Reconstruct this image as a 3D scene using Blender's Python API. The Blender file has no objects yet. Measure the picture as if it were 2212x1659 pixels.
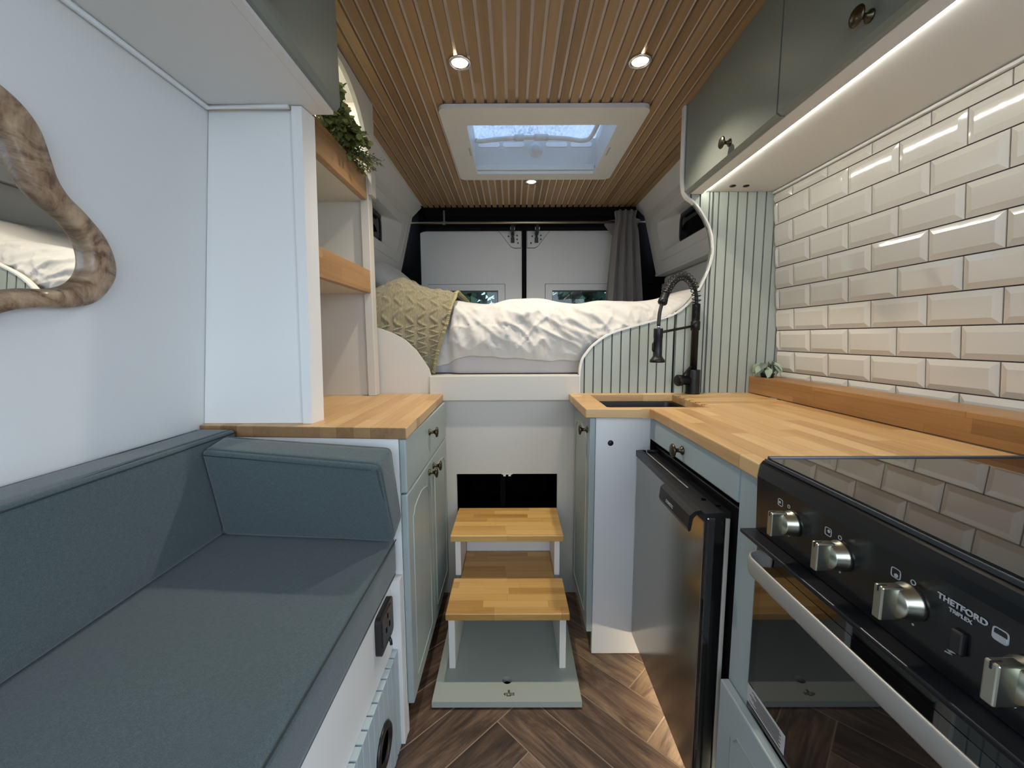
import bpy, bmesh, math, random
from mathutils import Vector, Matrix, noise
from mathutils.geometry import tessellate_polygon
PI = math.pi
rnd = random.Random(7)
S = bpy.context.scene
COL = S.collection

# ------------------------------------------------------------------ camera
def cam_matrix(pitch, yaw, roll, loc):
    cy, sy, cp, sp = math.cos(yaw), math.sin(yaw), math.cos(pitch), math.sin(pitch)
    f = Vector((sy*cp, cy*cp, -sp)); r = Vector((cy, -sy, 0)); d = f.cross(r)
    cr, sr = math.cos(roll), math.sin(roll)
    r2 = cr*r + sr*d; d2 = -sr*r + cr*d
    m = Matrix.Identity(4)
    for i in range(3):
        m[i][0] = r2[i]; m[i][1] = -d2[i]; m[i][2] = -f[i]; m[i][3] = loc[i]
    return m
cd = bpy.data.cameras.new('camera'); cam = bpy.data.objects.new('camera', cd); COL.objects.link(cam)
cd.sensor_width = 36; cd.lens = 879.8*36/2212; cd.clip_start = .01; cd.clip_end = 200
cam.matrix_world = cam_matrix(math.radians(6.43), math.radians(-.12), math.radians(.21), (0, 0, 1.03))
S.camera = cam

# ------------------------------------------------------------------ world, exposure
w = bpy.data.worlds.new('overcast_sky'); S.world = w; w.use_nodes = True
bg = w.node_tree.nodes['Background']; bg.inputs[0].default_value = (.69, .82, 1.0, 1); bg.inputs[1].default_value = 5.9
S.view_settings.view_transform = 'Standard'; S.view_settings.look = 'None'
S.view_settings.gamma = 1; S.view_settings.exposure = 0.0; S.view_settings.use_curve_mapping = False
try:
    S.cycles.use_denoising = True
    S.cycles.max_bounces = 10; S.cycles.diffuse_bounces = 6; S.cycles.transparent_max_bounces = 12
    S.cycles.sample_clamp_indirect = 6; S.cycles.caustics_reflective = False; S.cycles.caustics_refractive = False
except Exception: pass

def lamp(name, kind, loc, power, color, parent=None, rot=None, **kw):
    l = bpy.data.lights.new(name, kind); l.energy = power; l.color = color
    for k, v in kw.items(): setattr(l, k, v)
    o = bpy.data.objects.new(name, l); COL.objects.link(o); o.location = loc
    if rot: o.rotation_euler = rot
    if parent: o.parent = parent; o.location = Vector(loc) - parent.location
    return o
# the big openings of the place let the overcast sky in: portals help the renderer find it
def portal(name, loc, rot, sx, sy):
    o = lamp(name, 'AREA', loc, 1, (1, 1, 1), rot=rot, shape='RECTANGLE', size=sx, size_y=sy); o.data.cycles.is_portal = True
portal('sliding_door_daylight', (1.12, -.56, .95), (0, PI/2, 0), 1.76, 1.26)
portal('windscreen_daylight', (.1, -1.26, 1.38), (-PI/2, 0, 0), 1.7, .9)
portal('skylight_daylight', (.115, 1.87, 2.02), (0, 0, 0), .58, .46)

# ------------------------------------------------------------------ materials
def lin(c):
    return tuple((x/12.92 if x <= .04045 else ((x+.055)/1.055)**2.4) for x in c)
def hexc(h): return lin(tuple(int(h[i:i+2], 16)/255 for i in (0, 2, 4)))
class NT:
    def __init__(s, name):
        s.m = bpy.data.materials.new(name); s.m.use_nodes = True; s.t = s.m.node_tree
        s.b = s.t.nodes['Principled BSDF']; s.out = s.t.nodes['Material Output']
    def n(s, ty, **kw):
        x = s.t.nodes.new(ty)
        for k, v in kw.items(): setattr(x, k, v)
        return x
    def l(s, a, b): s.t.links.new(a, b)
    def math(s, op, a, b=None, c=None):
        x = s.n('ShaderNodeMath', operation=op)
        for i, v in enumerate((a, b, c)):
            if v is None: continue
            if isinstance(v, (int, float)): x.inputs[i].default_value = v
            else: s.l(v, x.inputs[i])
        return x.outputs[0]
    def coord(s, kind='Object', scale=(1, 1, 1), rot=(0, 0, 0), loc=(0, 0, 0)):
        tc = s.n('ShaderNodeTexCoord'); mp = s.n('ShaderNodeMapping')
        mp.inputs['Scale'].default_value = scale; mp.inputs['Rotation'].default_value = rot; mp.inputs['Location'].default_value = loc
        s.l(tc.outputs[kind], mp.inputs['Vector']); return mp.outputs[0]
    def noise(s, vec, scale, detail=3, rough=.5, dist=0):
        x = s.n('ShaderNodeTexNoise'); x.inputs['Scale'].default_value = scale; x.inputs['Detail'].default_value = detail
        x.inputs['Roughness'].default_value = rough; x.inputs['Distortion'].default_value = dist
        if vec is not None: s.l(vec, x.inputs['Vector'])
        return x.outputs[0]
    def ramp(s, fac, stops):
        x = s.n('ShaderNodeValToRGB'); e = x.color_ramp.elements
        while len(e) < len(stops): e.new(.5)
        for i, (p, c) in enumerate(stops): e[i].position = p; e[i].color = (*c[:3], 1)
        s.l(fac, x.inputs[0]); return x.outputs[0]
    def mix(s, fac, a, b, mode='MIX'):
        x = s.n('ShaderNodeMix', data_type='RGBA', blend_type=mode)
        for i, v in ((0, fac), (6, a), (7, b)):
            if isinstance(v, (int, float)): x.inputs[i].default_value = v
            elif isinstance(v, tuple): x.inputs[i].default_value = (*v[:3], 1)
            else: s.l(v, x.inputs[i])
        return x.outputs[2]
    def bump(s, h, strength=.2, dist=.002):
        x = s.n('ShaderNodeBump'); x.inputs['Strength'].default_value = strength; x.inputs['Distance'].default_value = dist
        s.l(h, x.inputs['Height']); s.l(x.outputs[0], s.b.inputs['Normal'])
    def base(s, c):
        if isinstance(c, tuple): s.b.inputs['Base Color'].default_value = (*c[:3], 1)
        else: s.l(c, s.b.inputs['Base Color'])
        return s
    def set(s, **kw):
        for k, v in kw.items():
            s.b.inputs[{'rough': 'Roughness', 'metal': 'Metallic', 'ior': 'IOR', 'spec': 'Specular IOR Level', 'coat': 'Coat Weight', 'coatr': 'Coat Roughness',
                        'sheen': 'Sheen Weight', 'trans': 'Transmission Weight', 'estr': 'Emission Strength', 'alpha': 'Alpha', 'sss': 'Subsurface Weight'}[k]].default_value = v
        return s
def painted(name, c, rough=.5, speck=.03, bumpy=.06):
    t = NT(name); v = t.coord()
    n = t.noise(v, 6, 3)
    c2 = tuple(x*(1-speck) for x in c)
    t.base(t.mix(n, c, c2)).set(rough=rough)
    t.bump(t.noise(v, 260, 2), bumpy, .001)
    return t.m
def metal(name, c, rough=.3, brushed=None):
    t = NT(name); t.base(c).set(metal=1, rough=rough)
    if brushed:
        n = t.noise(t.coord(scale=brushed), 30, 4)
        t.l(t.math('MULTIPLY_ADD', n, .12, rough-.05), t.b.inputs['Roughness'])
    return t.m
def plain(name, c, rough=.5, **kw):
    t = NT(name); t.base(t.mix(t.noise(t.coord(), 30, 2), c, tuple(x*.92 for x in c))).set(rough=rough, **kw); return t.m
def emis(name, c, strength):
    t = NT(name); t.base(c); t.b.inputs['Emission Color'].default_value = (*c, 1); t.set(estr=strength); return t.m

WHITE = painted('white_paint', hexc('E2E1DC'), .45)
WALL = painted('white_wall_paint', hexc('DCDDDA'), .6)
CREAM = painted('cream_ply', hexc('C6C2B7'), .5)
SAGE = painted('sage_paint', hexc('9BA6A2'), .42)
SLAT = painted('pale_sage_paint', hexc('A5ACA1'), .5)
DARKSAGE = painted('sage_cupboard_paint', hexc('7E847C'), .45)
BLUESAGE = painted('blue_sage_paint', hexc('A1AFB2'), .42)
BLACK = plain('black_plastic', (.012, .012, .013), .35)
CARPET = plain('black_carpet', (.006, .006, .007), .95, spec=.1)
DARKVOID = plain('black_felt', (.004, .004, .004), 1, spec=0)
MATBLACK = plain('matt_black_metal', (.008, .008, .008), .38, spec=.35)
GLOSSBLACK = NT('gloss_black_glass').base((.006, .006, .007)).set(rough=.03, ior=1.6, spec=.8).m
BRASS = metal('aged_bronze', hexc('57503F'), .34)
CHROME = metal('chrome', (.75, .75, .75), .15)
ALU = plain('satin_aluminium', hexc('B4B3AE'), .42, metal=.55)
GOLDPOLE = metal('pale_gold_pole', hexc('B9AF98'), .35)
STEEL = metal('fridge_steel', hexc('A6A29A'), .17, (1, 1, 90))
KNOBMETAL = metal('satin_nickel', hexc('B9B8A8'), .3)
POD = painted('grey_liner', hexc('D0D0CE'), .6, .02, .1)
GREYPL = plain('skylight_plastic', hexc('D6D6D2'), .4)
LEDW = emis('led_diffuser', (1, .965, .885), 42)
LEDN = emis('niche_led', (1, .95, .82), 90)
LEDK = emis('kick_led', (1, .86, .64), 46)
LENS = emis('lit_lens', (1, .86, .62), 30)
PRINT = plain('white_print', hexc('B9BCBE'), .5)
GROUT = plain('dark_grout', hexc('4C4340'), .9)

def oak(name, along, across, width=.042, length=.34, tone=('966F44', 'B68D5A', 'C8A26C', 'D6B482'), rough=.42, seed=0, line=.5, coat=.15):
    """butcher block: staves along one object axis, laid across another"""
    t = NT(name); tc = t.n('ShaderNodeTexCoord'); sp = t.n('ShaderNodeSeparateXYZ'); t.l(tc.outputs['Object'], sp.inputs[0])
    ax = {'X': 0, 'Y': 1, 'Z': 2}; a = sp.outputs[ax[along]]; b = sp.outputs[ax[across]]
    other = [k for k in 'XYZ' if k not in (along, across)][0]
    row = t.math('FLOOR', t.math('DIVIDE', t.math('ADD', b, 10+seed), width))
    wn = t.n('ShaderNodeTexWhiteNoise', noise_dimensions='1D'); t.l(row, wn.inputs['W'])
    al = t.math('ADD', t.math('DIVIDE', a, length), t.math('MULTIPLY', wn.outputs[0], 7.3))
    colm = t.math('FLOOR', al)
    wn2 = t.n('ShaderNodeTexWhiteNoise', noise_dimensions='2D'); cv = t.n('ShaderNodeCombineXYZ'); t.l(row, cv.inputs[0]); t.l(colm, cv.inputs[1]); t.l(cv.outputs[0], wn2.inputs['Vector'])
    # grain
    gv = t.n('ShaderNodeCombineXYZ')
    t.l(t.math('MULTIPLY', a, 3.0), gv.inputs[0]); t.l(t.math('ADD', t.math('MULTIPLY', b, 55), t.math('MULTIPLY', wn2.outputs[0], 40)), gv.inputs[1]); t.l(t.math('MULTIPLY', sp.outputs[ax[other]], 55), gv.inputs[2])
    g1 = t.noise(gv.outputs[0], 1.0, 5, .6, .6)
    gv2 = t.n('ShaderNodeCombineXYZ')
    t.l(t.math('MULTIPLY', a, 14.0), gv2.inputs[0]); t.l(t.math('ADD', t.math('MULTIPLY', b, 420), t.math('MULTIPLY', wn2.outputs[0], 90)), gv2.inputs[1]); t.l(t.math('MULTIPLY', sp.outputs[ax[other]], 420), gv2.inputs[2])
    g2 = t.noise(gv2.outputs[0], 1.0, 3, .6)
    f = t.math('ADD', t.math('MULTIPLY_ADD', wn2.outputs[0], .38, .07), t.math('ADD', t.math('MULTIPLY', g1, .50), t.math('MULTIPLY', g2, .22)))
    c = t.ramp(f, [(.22, hexc(tone[0])), (.45, hexc(tone[1])), (.66, hexc(tone[2])), (.95, hexc(tone[3]))])
    fr = t.math('FRACT', t.math('DIVIDE', t.math('ADD', b, 10+seed), width)); fa = t.math('FRACT', al)
    ln = t.math('MAXIMUM', t.math('LESS_THAN', fr, .022), t.math('LESS_THAN', fa, .0035))
    c = t.mix(t.math('MULTIPLY', ln, line), c, hexc('6A4522'))
    t.base(c).set(rough=rough, coat=coat, coatr=.3)
    t.bump(g2, .12, .0006)
    return t.m
OAKY = oak('oak_worktop', 'Y', 'X')
OAKX = oak('oak_sink_board', 'X', 'Y', seed=3)
OAKLIP = oak('oak_shelf_lip', 'Y', 'Z', .042, .30, tone=('74532F', '8F6B42', 'A37D52', 'B38E62'), seed=1)
OAKTREAD = oak('oak_tread', 'X', 'Y', .032, .20, tone=('8F6736', 'B48849', 'CAA05C', 'D8B272'), seed=5)
OAKLEDGE = oak('oak_ledge', 'Y', 'Z', .030, .42, tone=('6E4B28', '8C6438', 'A27848', 'B28A5C'), seed=2)
ENDGRAIN = oak('oak_end_grain', 'Y', 'X', tone=('5F452B', '785A3A', '8A6A46', '9C7A54'))
CEILOAK = oak('oak_ceiling_slat', 'Y', 'X', .0363, 3.0, tone=('6B5236', '866A47', '9A7C56', 'A98C66'), rough=.5, seed=.0072, line=0, coat=0)

def walnut_frame():
    t = NT('burnt_wood_frame'); v = t.coord(scale=(8, 14, 14))
    n = t.noise(v, 1.3, 6, .62, 1.6); n2 = t.noise(t.coord(scale=(30, 160, 60)), 1, 4)
    f = t.math('ADD', t.math('MULTIPLY', n, .9), t.math('MULTIPLY', n2, .22))
    t.base(t.ramp(f, [(.36, hexc('3F2C1E')), (.47, hexc('6E543F')), (.57, hexc('957B60')), (.72, hexc('B39A7B'))])).set(rough=.45, coat=.2)
    t.bump(n2, .3, .001); return t.m
FRAMEWOOD = walnut_frame()
MIRROR = NT('mirror_glass').base((.88, .90, .90)).set(metal=1, rough=.01).m

def tile_mat():
    t = NT('cream_glazed_tile'); v = t.coord()
    t.base(t.mix(t.noise(v, 5, 2), hexc('D9D6CC'), hexc('D2CEC3'))).set(rough=.07, coat=.35, coatr=.04)
    t.bump(t.noise(v, 26, 2), .10, .002); return t.m
TILE = tile_mat()
def fabric():
    t = NT('teal_grey_fabric'); v = t.coord()
    n = t.noise(v, 900, 2, .7); n2 = t.noise(v, 160, 4, .7)
    f = t.math('ADD', t.math('MULTIPLY', n, .75), t.math('MULTIPLY', n2, .25))
    t.base(t.ramp(f, [(.3, hexc('334042')), (.5, hexc('465354')), (.7, hexc('5A6768'))])).set(rough=.95, sheen=.25, spec=.15)
    t.bump(f, .5, .0012); return t.m
FABRIC = fabric()
SEAM = plain('dark_teal_thread', hexc('2C3B3F'), .9)
def linen(name, c):
    t = NT(name); v = t.coord()
    t.base(t.mix(t.noise(v, 9, 3), c, tuple(x*.94 for x in c))).set(rough=.85, sheen=.2, spec=.2)
    t.bump(t.noise(v, 38, 5, .6, .8), .35, .004); return t.m
DUVET = linen('white_cotton', hexc('CAC7C0'))
SHEET = linen('pale_grey_sheet', hexc('B9B5B3'))
def knit():
    t = NT('khaki_knit'); tc = t.n('ShaderNodeTexCoord')
    w1 = t.n('ShaderNodeTexWave', wave_type='BANDS', bands_direction='X'); w1.inputs['Scale'].default_value = 70; w1.inputs['Distortion'].default_value = 1.2
    t.l(tc.outputs['UV'], w1.inputs['Vector'])
    n = t.noise(t.coord('UV', scale=(200, 90, 1)), 1, 3)
    f = t.math('ADD', t.math('MULTIPLY', w1.outputs[1], .22), t.math('MULTIPLY', n, .78))
    t.base(t.ramp(f, [(.2, hexc('70694F')), (.5, hexc('8A8268')), (.8, hexc('A29A80'))])).set(rough=.95, sheen=.3, spec=.1)
    t.bump(f, .7, .003); return t.m
KNIT = knit()
CURT = plain('grey_curtain_cloth', hexc('857F7C'), .9, sheen=.2)
def plank_mat():
    t = NT('wood_effect_floor_tile'); at = t.n('ShaderNodeAttribute', attribute_name='tint'); tc = t.n('ShaderNodeTexCoord')
    mp = t.n('ShaderNodeMapping'); mp.inputs['Scale'].default_value = (2.4, 15, 1); t.l(tc.outputs['UV'], mp.inputs[0])
    g = t.noise(mp.outputs[0], 1, 7, .68, 2.2)
    mp2 = t.n('ShaderNodeMapping'); mp2.inputs['Scale'].default_value = (9, 190, 1); t.l(tc.outputs['UV'], mp2.inputs[0]); g2 = t.noise(mp2.outputs[0], 1, 3)
    f = t.math('ADD', t.math('MULTIPLY', g, .95), t.math('ADD', t.math('MULTIPLY', g2, .18), t.math('MULTIPLY', at.outputs['Fac'], .22)))
    t.base(t.ramp(f, [(.40, hexc('2B2019')), (.54, hexc('4A392D')), (.66, hexc('6B5443')), (.84, hexc('937A60'))])).set(rough=.42)
    t.bump(g2, .15, .001); return t.m
PLANK = plank_mat()
FGROUT = plain('pale_floor_grout', hexc('B29C82'), .9)
def leafm(name, a, b):
    t = NT(name); oi = t.n('ShaderNodeAttribute', attribute_name='tint')
    t.base(t.mix(oi.outputs['Fac'], hexc(a), hexc(b))).set(rough=.5, sss=.0); return t.m
LEAFG = leafm('green_leaf', '46552A', 'A0AB68')
LEAFS = leafm('silvery_leaf', '4E6250', 'A9B9A2')
TREEL = leafm('tree_leaf', '16281C', '5C7A5C')
STEM = plain('dark_stem', hexc('2F3320'), .8)
BARK = plain('tree_bark', hexc('5A5148'), .9)
BOUNCE_GROUND = plain('pale_bounce_ground', hexc('A6A9AC'), 1)  # unseen ground, toned pale to bounce sky light into the van
def glass(name, tint, fac=.12, rough=.0):
    t = NT(name); tr = t.n('ShaderNodeBsdfTransparent'); tr.inputs[0].default_value = (*tint, 1)
    gl = t.n('ShaderNodeBsdfGlossy'); gl.inputs['Roughness'].default_value = rough
    fr = t.n('ShaderNodeFresnel'); fr.inputs[0].default_value = 1.45
    mx = t.n('ShaderNodeMixShader'); t.l(fr.outputs[0], mx.inputs[0]); t.l(tr.outputs[0], mx.inputs[1]); t.l(gl.outputs[0], mx.inputs[2])
    t.l(mx.outputs[0], t.out.inputs[0]); return t.m
TINTED = glass('tinted_window_glass', (.42, .48, .46))
CLEAR = glass('clear_glass', (.85, .9, .95))
def rainglass():
    t = NT('rain_spotted_dome'); tr = t.n('ShaderNodeBsdfTransparent'); tr.inputs[0].default_value = (.135, .16, .195, 1)
    tl = t.n('ShaderNodeBsdfTranslucent'); tl.inputs[0].default_value = (.035, .045, .065, 1)
    n = t.noise(t.coord(scale=(1, .5, 1)), 90, 3, .7); n2 = t.noise(t.coord(), 7, 2)
    f = t.math('MULTIPLY', t.math('MULTIPLY_ADD', n, 3.0, -1.1), t.math('MULTIPLY_ADD', n2, 2.2, -.5)); c = t.n('ShaderNodeClamp'); t.l(f, c.inputs[0])
    mx = t.n('ShaderNodeMixShader'); t.l(t.math('MULTIPLY', c.outputs[0], .75), mx.inputs[0]); t.l(tr.outputs[0], mx.inputs[1]); t.l(tl.outputs[0], mx.inputs[2])
    t.l(mx.outputs[0], t.out.inputs[0]); return t.m
RAIN = rainglass()

# ------------------------------------------------------------------ mesh helpers
ORI = {}
def wloc(p): return ORI.get(p.name, Vector((0, 0, 0))) if p else Vector((0, 0, 0))
class MB:
    def __init__(s): s.v = []; s.f = []; s.sm = []; s.mi = []; s.cur = 0
    def add(s, vs, fs, smooth=False):
        o = len(s.v); s.v += [Vector(v) for v in vs]; s.f += [tuple(i+o for i in f) for f in fs]; s.sm += [smooth]*len(fs); s.mi += [s.cur]*len(fs)
        return s
    def box(s, x0, x1, y0, y1, z0, z1, b=0, fn=None):
        if x0 > x1: x0, x1 = x1, x0
        if y0 > y1: y0, y1 = y1, y0
        if z0 > z1: z0, z1 = z1, z0
        if b <= 0:
            V = [(x, y, z) for z in (z0, z1) for y in (y0, y1) for x in (x0, x1)]
            F = [(0, 2, 3, 1), (4, 5, 7, 6), (0, 1, 5, 4), (2, 6, 7, 3), (0, 4, 6, 2), (1, 3, 7, 5)]
        else:
            bm = bmesh.new(); bmesh.ops.create_cube(bm, size=1)
            for v in bm.verts: v.co = Vector(((x0+x1)/2+v.co.x*(x1-x0), (y0+y1)/2+v.co.y*(y1-y0), (z0+z1)/2+v.co.z*(z1-z0)))
            bmesh.ops.bevel(bm, geom=bm.edges[:], offset=min(b, .45*min(x1-x0, y1-y0, z1-z0)), segments=2, affect='EDGES', profile=.5)
            bm.verts.index_update(); V = [v.co.copy() for v in bm.verts]; F = [tuple(v.index for v in f.verts) for f in bm.faces]; bm.free()
        if fn: V = [fn(Vector(v)) for v in V]
        return s.add(V, F)
    def prism(s, pts, axis, a, b, holes=(), fn=None):
        """polygon (2D pts) extruded along axis between a and b; holes are cut through"""
        def m(p, t):
            if axis == 'X': return Vector((t, p[0], p[1]))
            if axis == 'Y': return Vector((p[0], t, p[1]))
            return Vector((p[0], p[1], t))
        loops = [list(pts)] + [list(h) for h in holes]
        flat = [p for L in loops for p in L]; n = len(flat)
        tris = tessellate_polygon([[Vector((p[0], p[1], 0)) for p in L] for L in loops])
        V = [m(p, a) for p in flat] + [m(p, b) for p in flat]
        F = [tuple(t) for t in tris] + [tuple(i+n for i in reversed(t)) for t in tris]
        o = 0
        for L in loops:
            k = len(L)
            for i in range(k):
                j = (i+1) % k; F.append((o+i, o+j, o+j+n, o+i+n))
            o += k
        if fn: V = [fn(v) for v in V]
        return s.add(V, F)
    def tube(s, path, r, n=10, cap=True, up=None):
        path = [Vector(p) for p in path]; rs = r if isinstance(r, (list, tuple)) else [r]*len(path)
        V = []; F = []; t0 = (path[1]-path[0]).normalized()
        nrm = t0.orthogonal().normalized() if up is None else (Vector(up) - t0*t0.dot(Vector(up))).normalized()
        for i, p in enumerate(path):
            t = (path[min(i+1, len(path)-1)] - path[max(i-1, 0)]).normalized()
            nrm = (nrm - t*nrm.dot(t)).normalized(); bn = t.cross(nrm)
            rr = rs[i]; ra, rb = rr if isinstance(rr, tuple) else (rr, rr)
            for k in range(n):
                a = 2*PI*k/n; V.append(p + nrm*ra*math.cos(a) + bn*rb*math.sin(a))
        for i in range(len(path)-1):
            for k in range(n):
                F.append((i*n+k, i*n+(k+1) % n, (i+1)*n+(k+1) % n, (i+1)*n+k))
        s.add(V, F, True)
        if cap:
            o = len(s.v)-len(V)
            s.f += [tuple(o+k for k in reversed(range(n))), tuple(o+(len(path)-1)*n+k for k in range(n))]; s.sm += [False]*2; s.mi += [s.cur]*2
        return s
    def lathe(s, prof, center, axis=(0, 0, 1), n=24, smooth=True):
        """prof: (radius, distance along axis)"""
        ax = Vector(axis).normalized(); u = ax.orthogonal().normalized(); w_ = ax.cross(u); c = Vector(center)
        V = []; F = []
        for r, h in prof:
            for k in range(n):
                a = 2*PI*k/n; V.append(c + ax*h + (u*math.cos(a)+w_*math.sin(a))*max(r, 1e-5))
        for i in range(len(prof)-1):
            for k in range(n): F.append((i*n+k, i*n+(k+1) % n, (i+1)*n+(k+1) % n, (i+1)*n+k))
        return s.add(V, F, smooth)
    def grid(s, P, smooth=True, closed=False):
        h = len(P); w_ = len(P[0]); V = [p for row in P for p in row]; F = []
        for i in range(h-1):
            for j in range(w_ - (0 if closed else 1)):
                F.append((i*w_+j, i*w_+(j+1) % w_, (i+1)*w_+(j+1) % w_, (i+1)*w_+j))
        return s.add(V, F, smooth)
    def obj(s, name, mat, parent=None, kind=None, fixn=True, uv=None, tint=None):
        off = wloc(parent); me = bpy.data.meshes.new(name)
        me.from_pydata([v-off for v in s.v], [], s.f)
        for m_ in (mat if isinstance(mat, (list, tuple)) else [mat]): me.materials.append(m_)
        me.polygons.foreach_set('use_smooth', s.sm); me.polygons.foreach_set('material_index', s.mi)
        if fixn:
            bm = bmesh.new(); bm.from_mesh(me); bmesh.ops.recalc_face_normals(bm, faces=bm.faces[:]); bm.to_mesh(me); bm.free()
        if uv:
            l = me.uv_layers.new(name='UVMap')
            for i, lp in enumerate(me.loops): l.data[i].uv = uv[lp.vertex_index]
        if tint:
            a = me.attributes.new('tint', 'FLOAT', 'FACE'); a.data.foreach_set('value', tint)
        me.update(); o = bpy.data.objects.new(name, me); COL.objects.link(o)
        if parent: o.parent = parent
        ORI[o.name] = off.copy()
        if kind: o['kind'] = kind
        return o
def tag(o, label, cat, group=None):
    o['label'] = label; o['category'] = cat
    if group: o['group'] = group
    return o
def thing(name, label, cat, loc, group=None):
    o = bpy.data.objects.new(name, None); COL.objects.link(o); o.location = loc; o.empty_display_size = .05
    ORI[o.name] = Vector(loc); return tag(o, label, cat, group)
def struct(o): o['kind'] = 'structure'; return o
def sroot(name, loc):
    o = bpy.data.objects.new(name, None); COL.objects.link(o); o.location = loc; ORI[o.name] = Vector(loc); o['kind'] = 'structure'; return o
def B(*a, b=0, fn=None): return MB().box(*a, b=b, fn=fn)
def catmull(pts, n=6, closed=True):
    out = []; N = len(pts)
    rng = range(N) if closed else range(N-1)
    for i in rng:
        g = (lambda k: pts[k % N]) if closed else (lambda k: pts[min(max(k, 0), N-1)])
        p0, p1, p2, p3 = (Vector(g(i+k)) for k in (-1, 0, 1, 2))
        for j in range(n):
            t = j/n
            out.append(tuple(.5*((2*p1)+(-p0+p2)*t+(2*p0-5*p1+4*p2-p3)*t*t+(-p0+3*p1-3*p2+p3)*t**3)))
    if not closed: out.append(tuple(pts[-1]))
    return out
def rrect(x0, x1, y0, y1, r, n=6):
    P = []
    for cx, cy, a0 in ((x1-r, y1-r, 0), (x0+r, y1-r, PI/2), (x0+r, y0+r, PI), (x1-r, y0+r, 3*PI/2)):
        for k in range(n+1):
            a = a0+PI/2*k/n; P.append((cx+r*math.cos(a), cy+r*math.sin(a)))
    return P
def crossings(poly, x):
    c = []
    for i in range(len(poly)):
        (x0, z0), (x1, z1) = poly[i], poly[(i+1) % len(poly)]
        if (x0 <= x) != (x1 <= x): c.append(z0+(z1-z0)*(x-x0)/(x1-x0))
    return sorted(c)
def columns(mb, poly, xs, ya, yb):
    """plate in XZ built of vertical columns between the given x stations"""
    for a, b in zip(xs, xs[1:]):
        ca = crossings(poly, a+1e-5); cb = crossings(poly, b-1e-5)
        if len(ca) != len(cb): continue
        for k in range(0, len(ca)-1, 2):
            mb.add([(a, ya, ca[k]), (b, ya, cb[k]), (b, ya, cb[k+1]), (a, ya, ca[k+1]), (a, yb, ca[k]), (b, yb, cb[k]), (b, yb, cb[k+1]), (a, yb, ca[k+1])],
                   [(0, 1, 2, 3), (4, 7, 6, 5), (0, 4, 5, 1), (3, 2, 6, 7), (0, 3, 7, 4), (1, 5, 6, 2)])
    return mb
def text(name, body, size, mat, parent, M, extr=.0003, sx=1):
    cu = bpy.data.curves.new(name, 'FONT'); cu.body = body; cu.size = size; cu.extrude = extr; cu.align_x = 'CENTER'; cu.align_y = 'CENTER'; cu.offset = size*.02
    tmp = bpy.data.objects.new('tmp', cu); COL.objects.link(tmp); bpy.context.view_layer.update()
    me = bpy.data.meshes.new_from_object(tmp.evaluated_get(bpy.context.evaluated_depsgraph_get()))
    bpy.data.objects.remove(tmp); bpy.data.curves.remove(cu)
    off = wloc(parent)
    me.transform(M @ Matrix.Diagonal((sx, 1, 1, 1))); me.transform(Matrix.Translation(-off)); me.materials.clear(); me.materials.append(mat); me.name = name
    o = bpy.data.objects.new(name, me); COL.objects.link(o); o.parent = parent; ORI[o.name] = off.copy(); return o
def face_mat(loc, right, up):
    r = Vector(right).normalized(); u = Vector(up).normalized(); n = r.cross(u); m = Matrix.Identity(4)
    for i in range(3): m[i][0] = r[i]; m[i][1] = u[i]; m[i][2] = n[i]; m[i][3] = loc[i]
    return m
def knob(parent, loc, d, size=1.0):
    s_ = size
    return MB().lathe([(0, 0), (.0105*s_, 0), (.0105*s_, .0025*s_), (.0055*s_, .006*s_), (.0045*s_, .013*s_), (.008*s_, .019*s_), (.0155*s_, .0215*s_), (.0165*s_, .0235*s_), (.0145*s_, .0265*s_), (.006*s_, .0285*s_), (0, .029*s_)], loc, d, 24).obj('knob', BRASS, parent)
def xwall(z): return -.775 + (z-.82)*.1014          # the left liner leans inward

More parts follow.
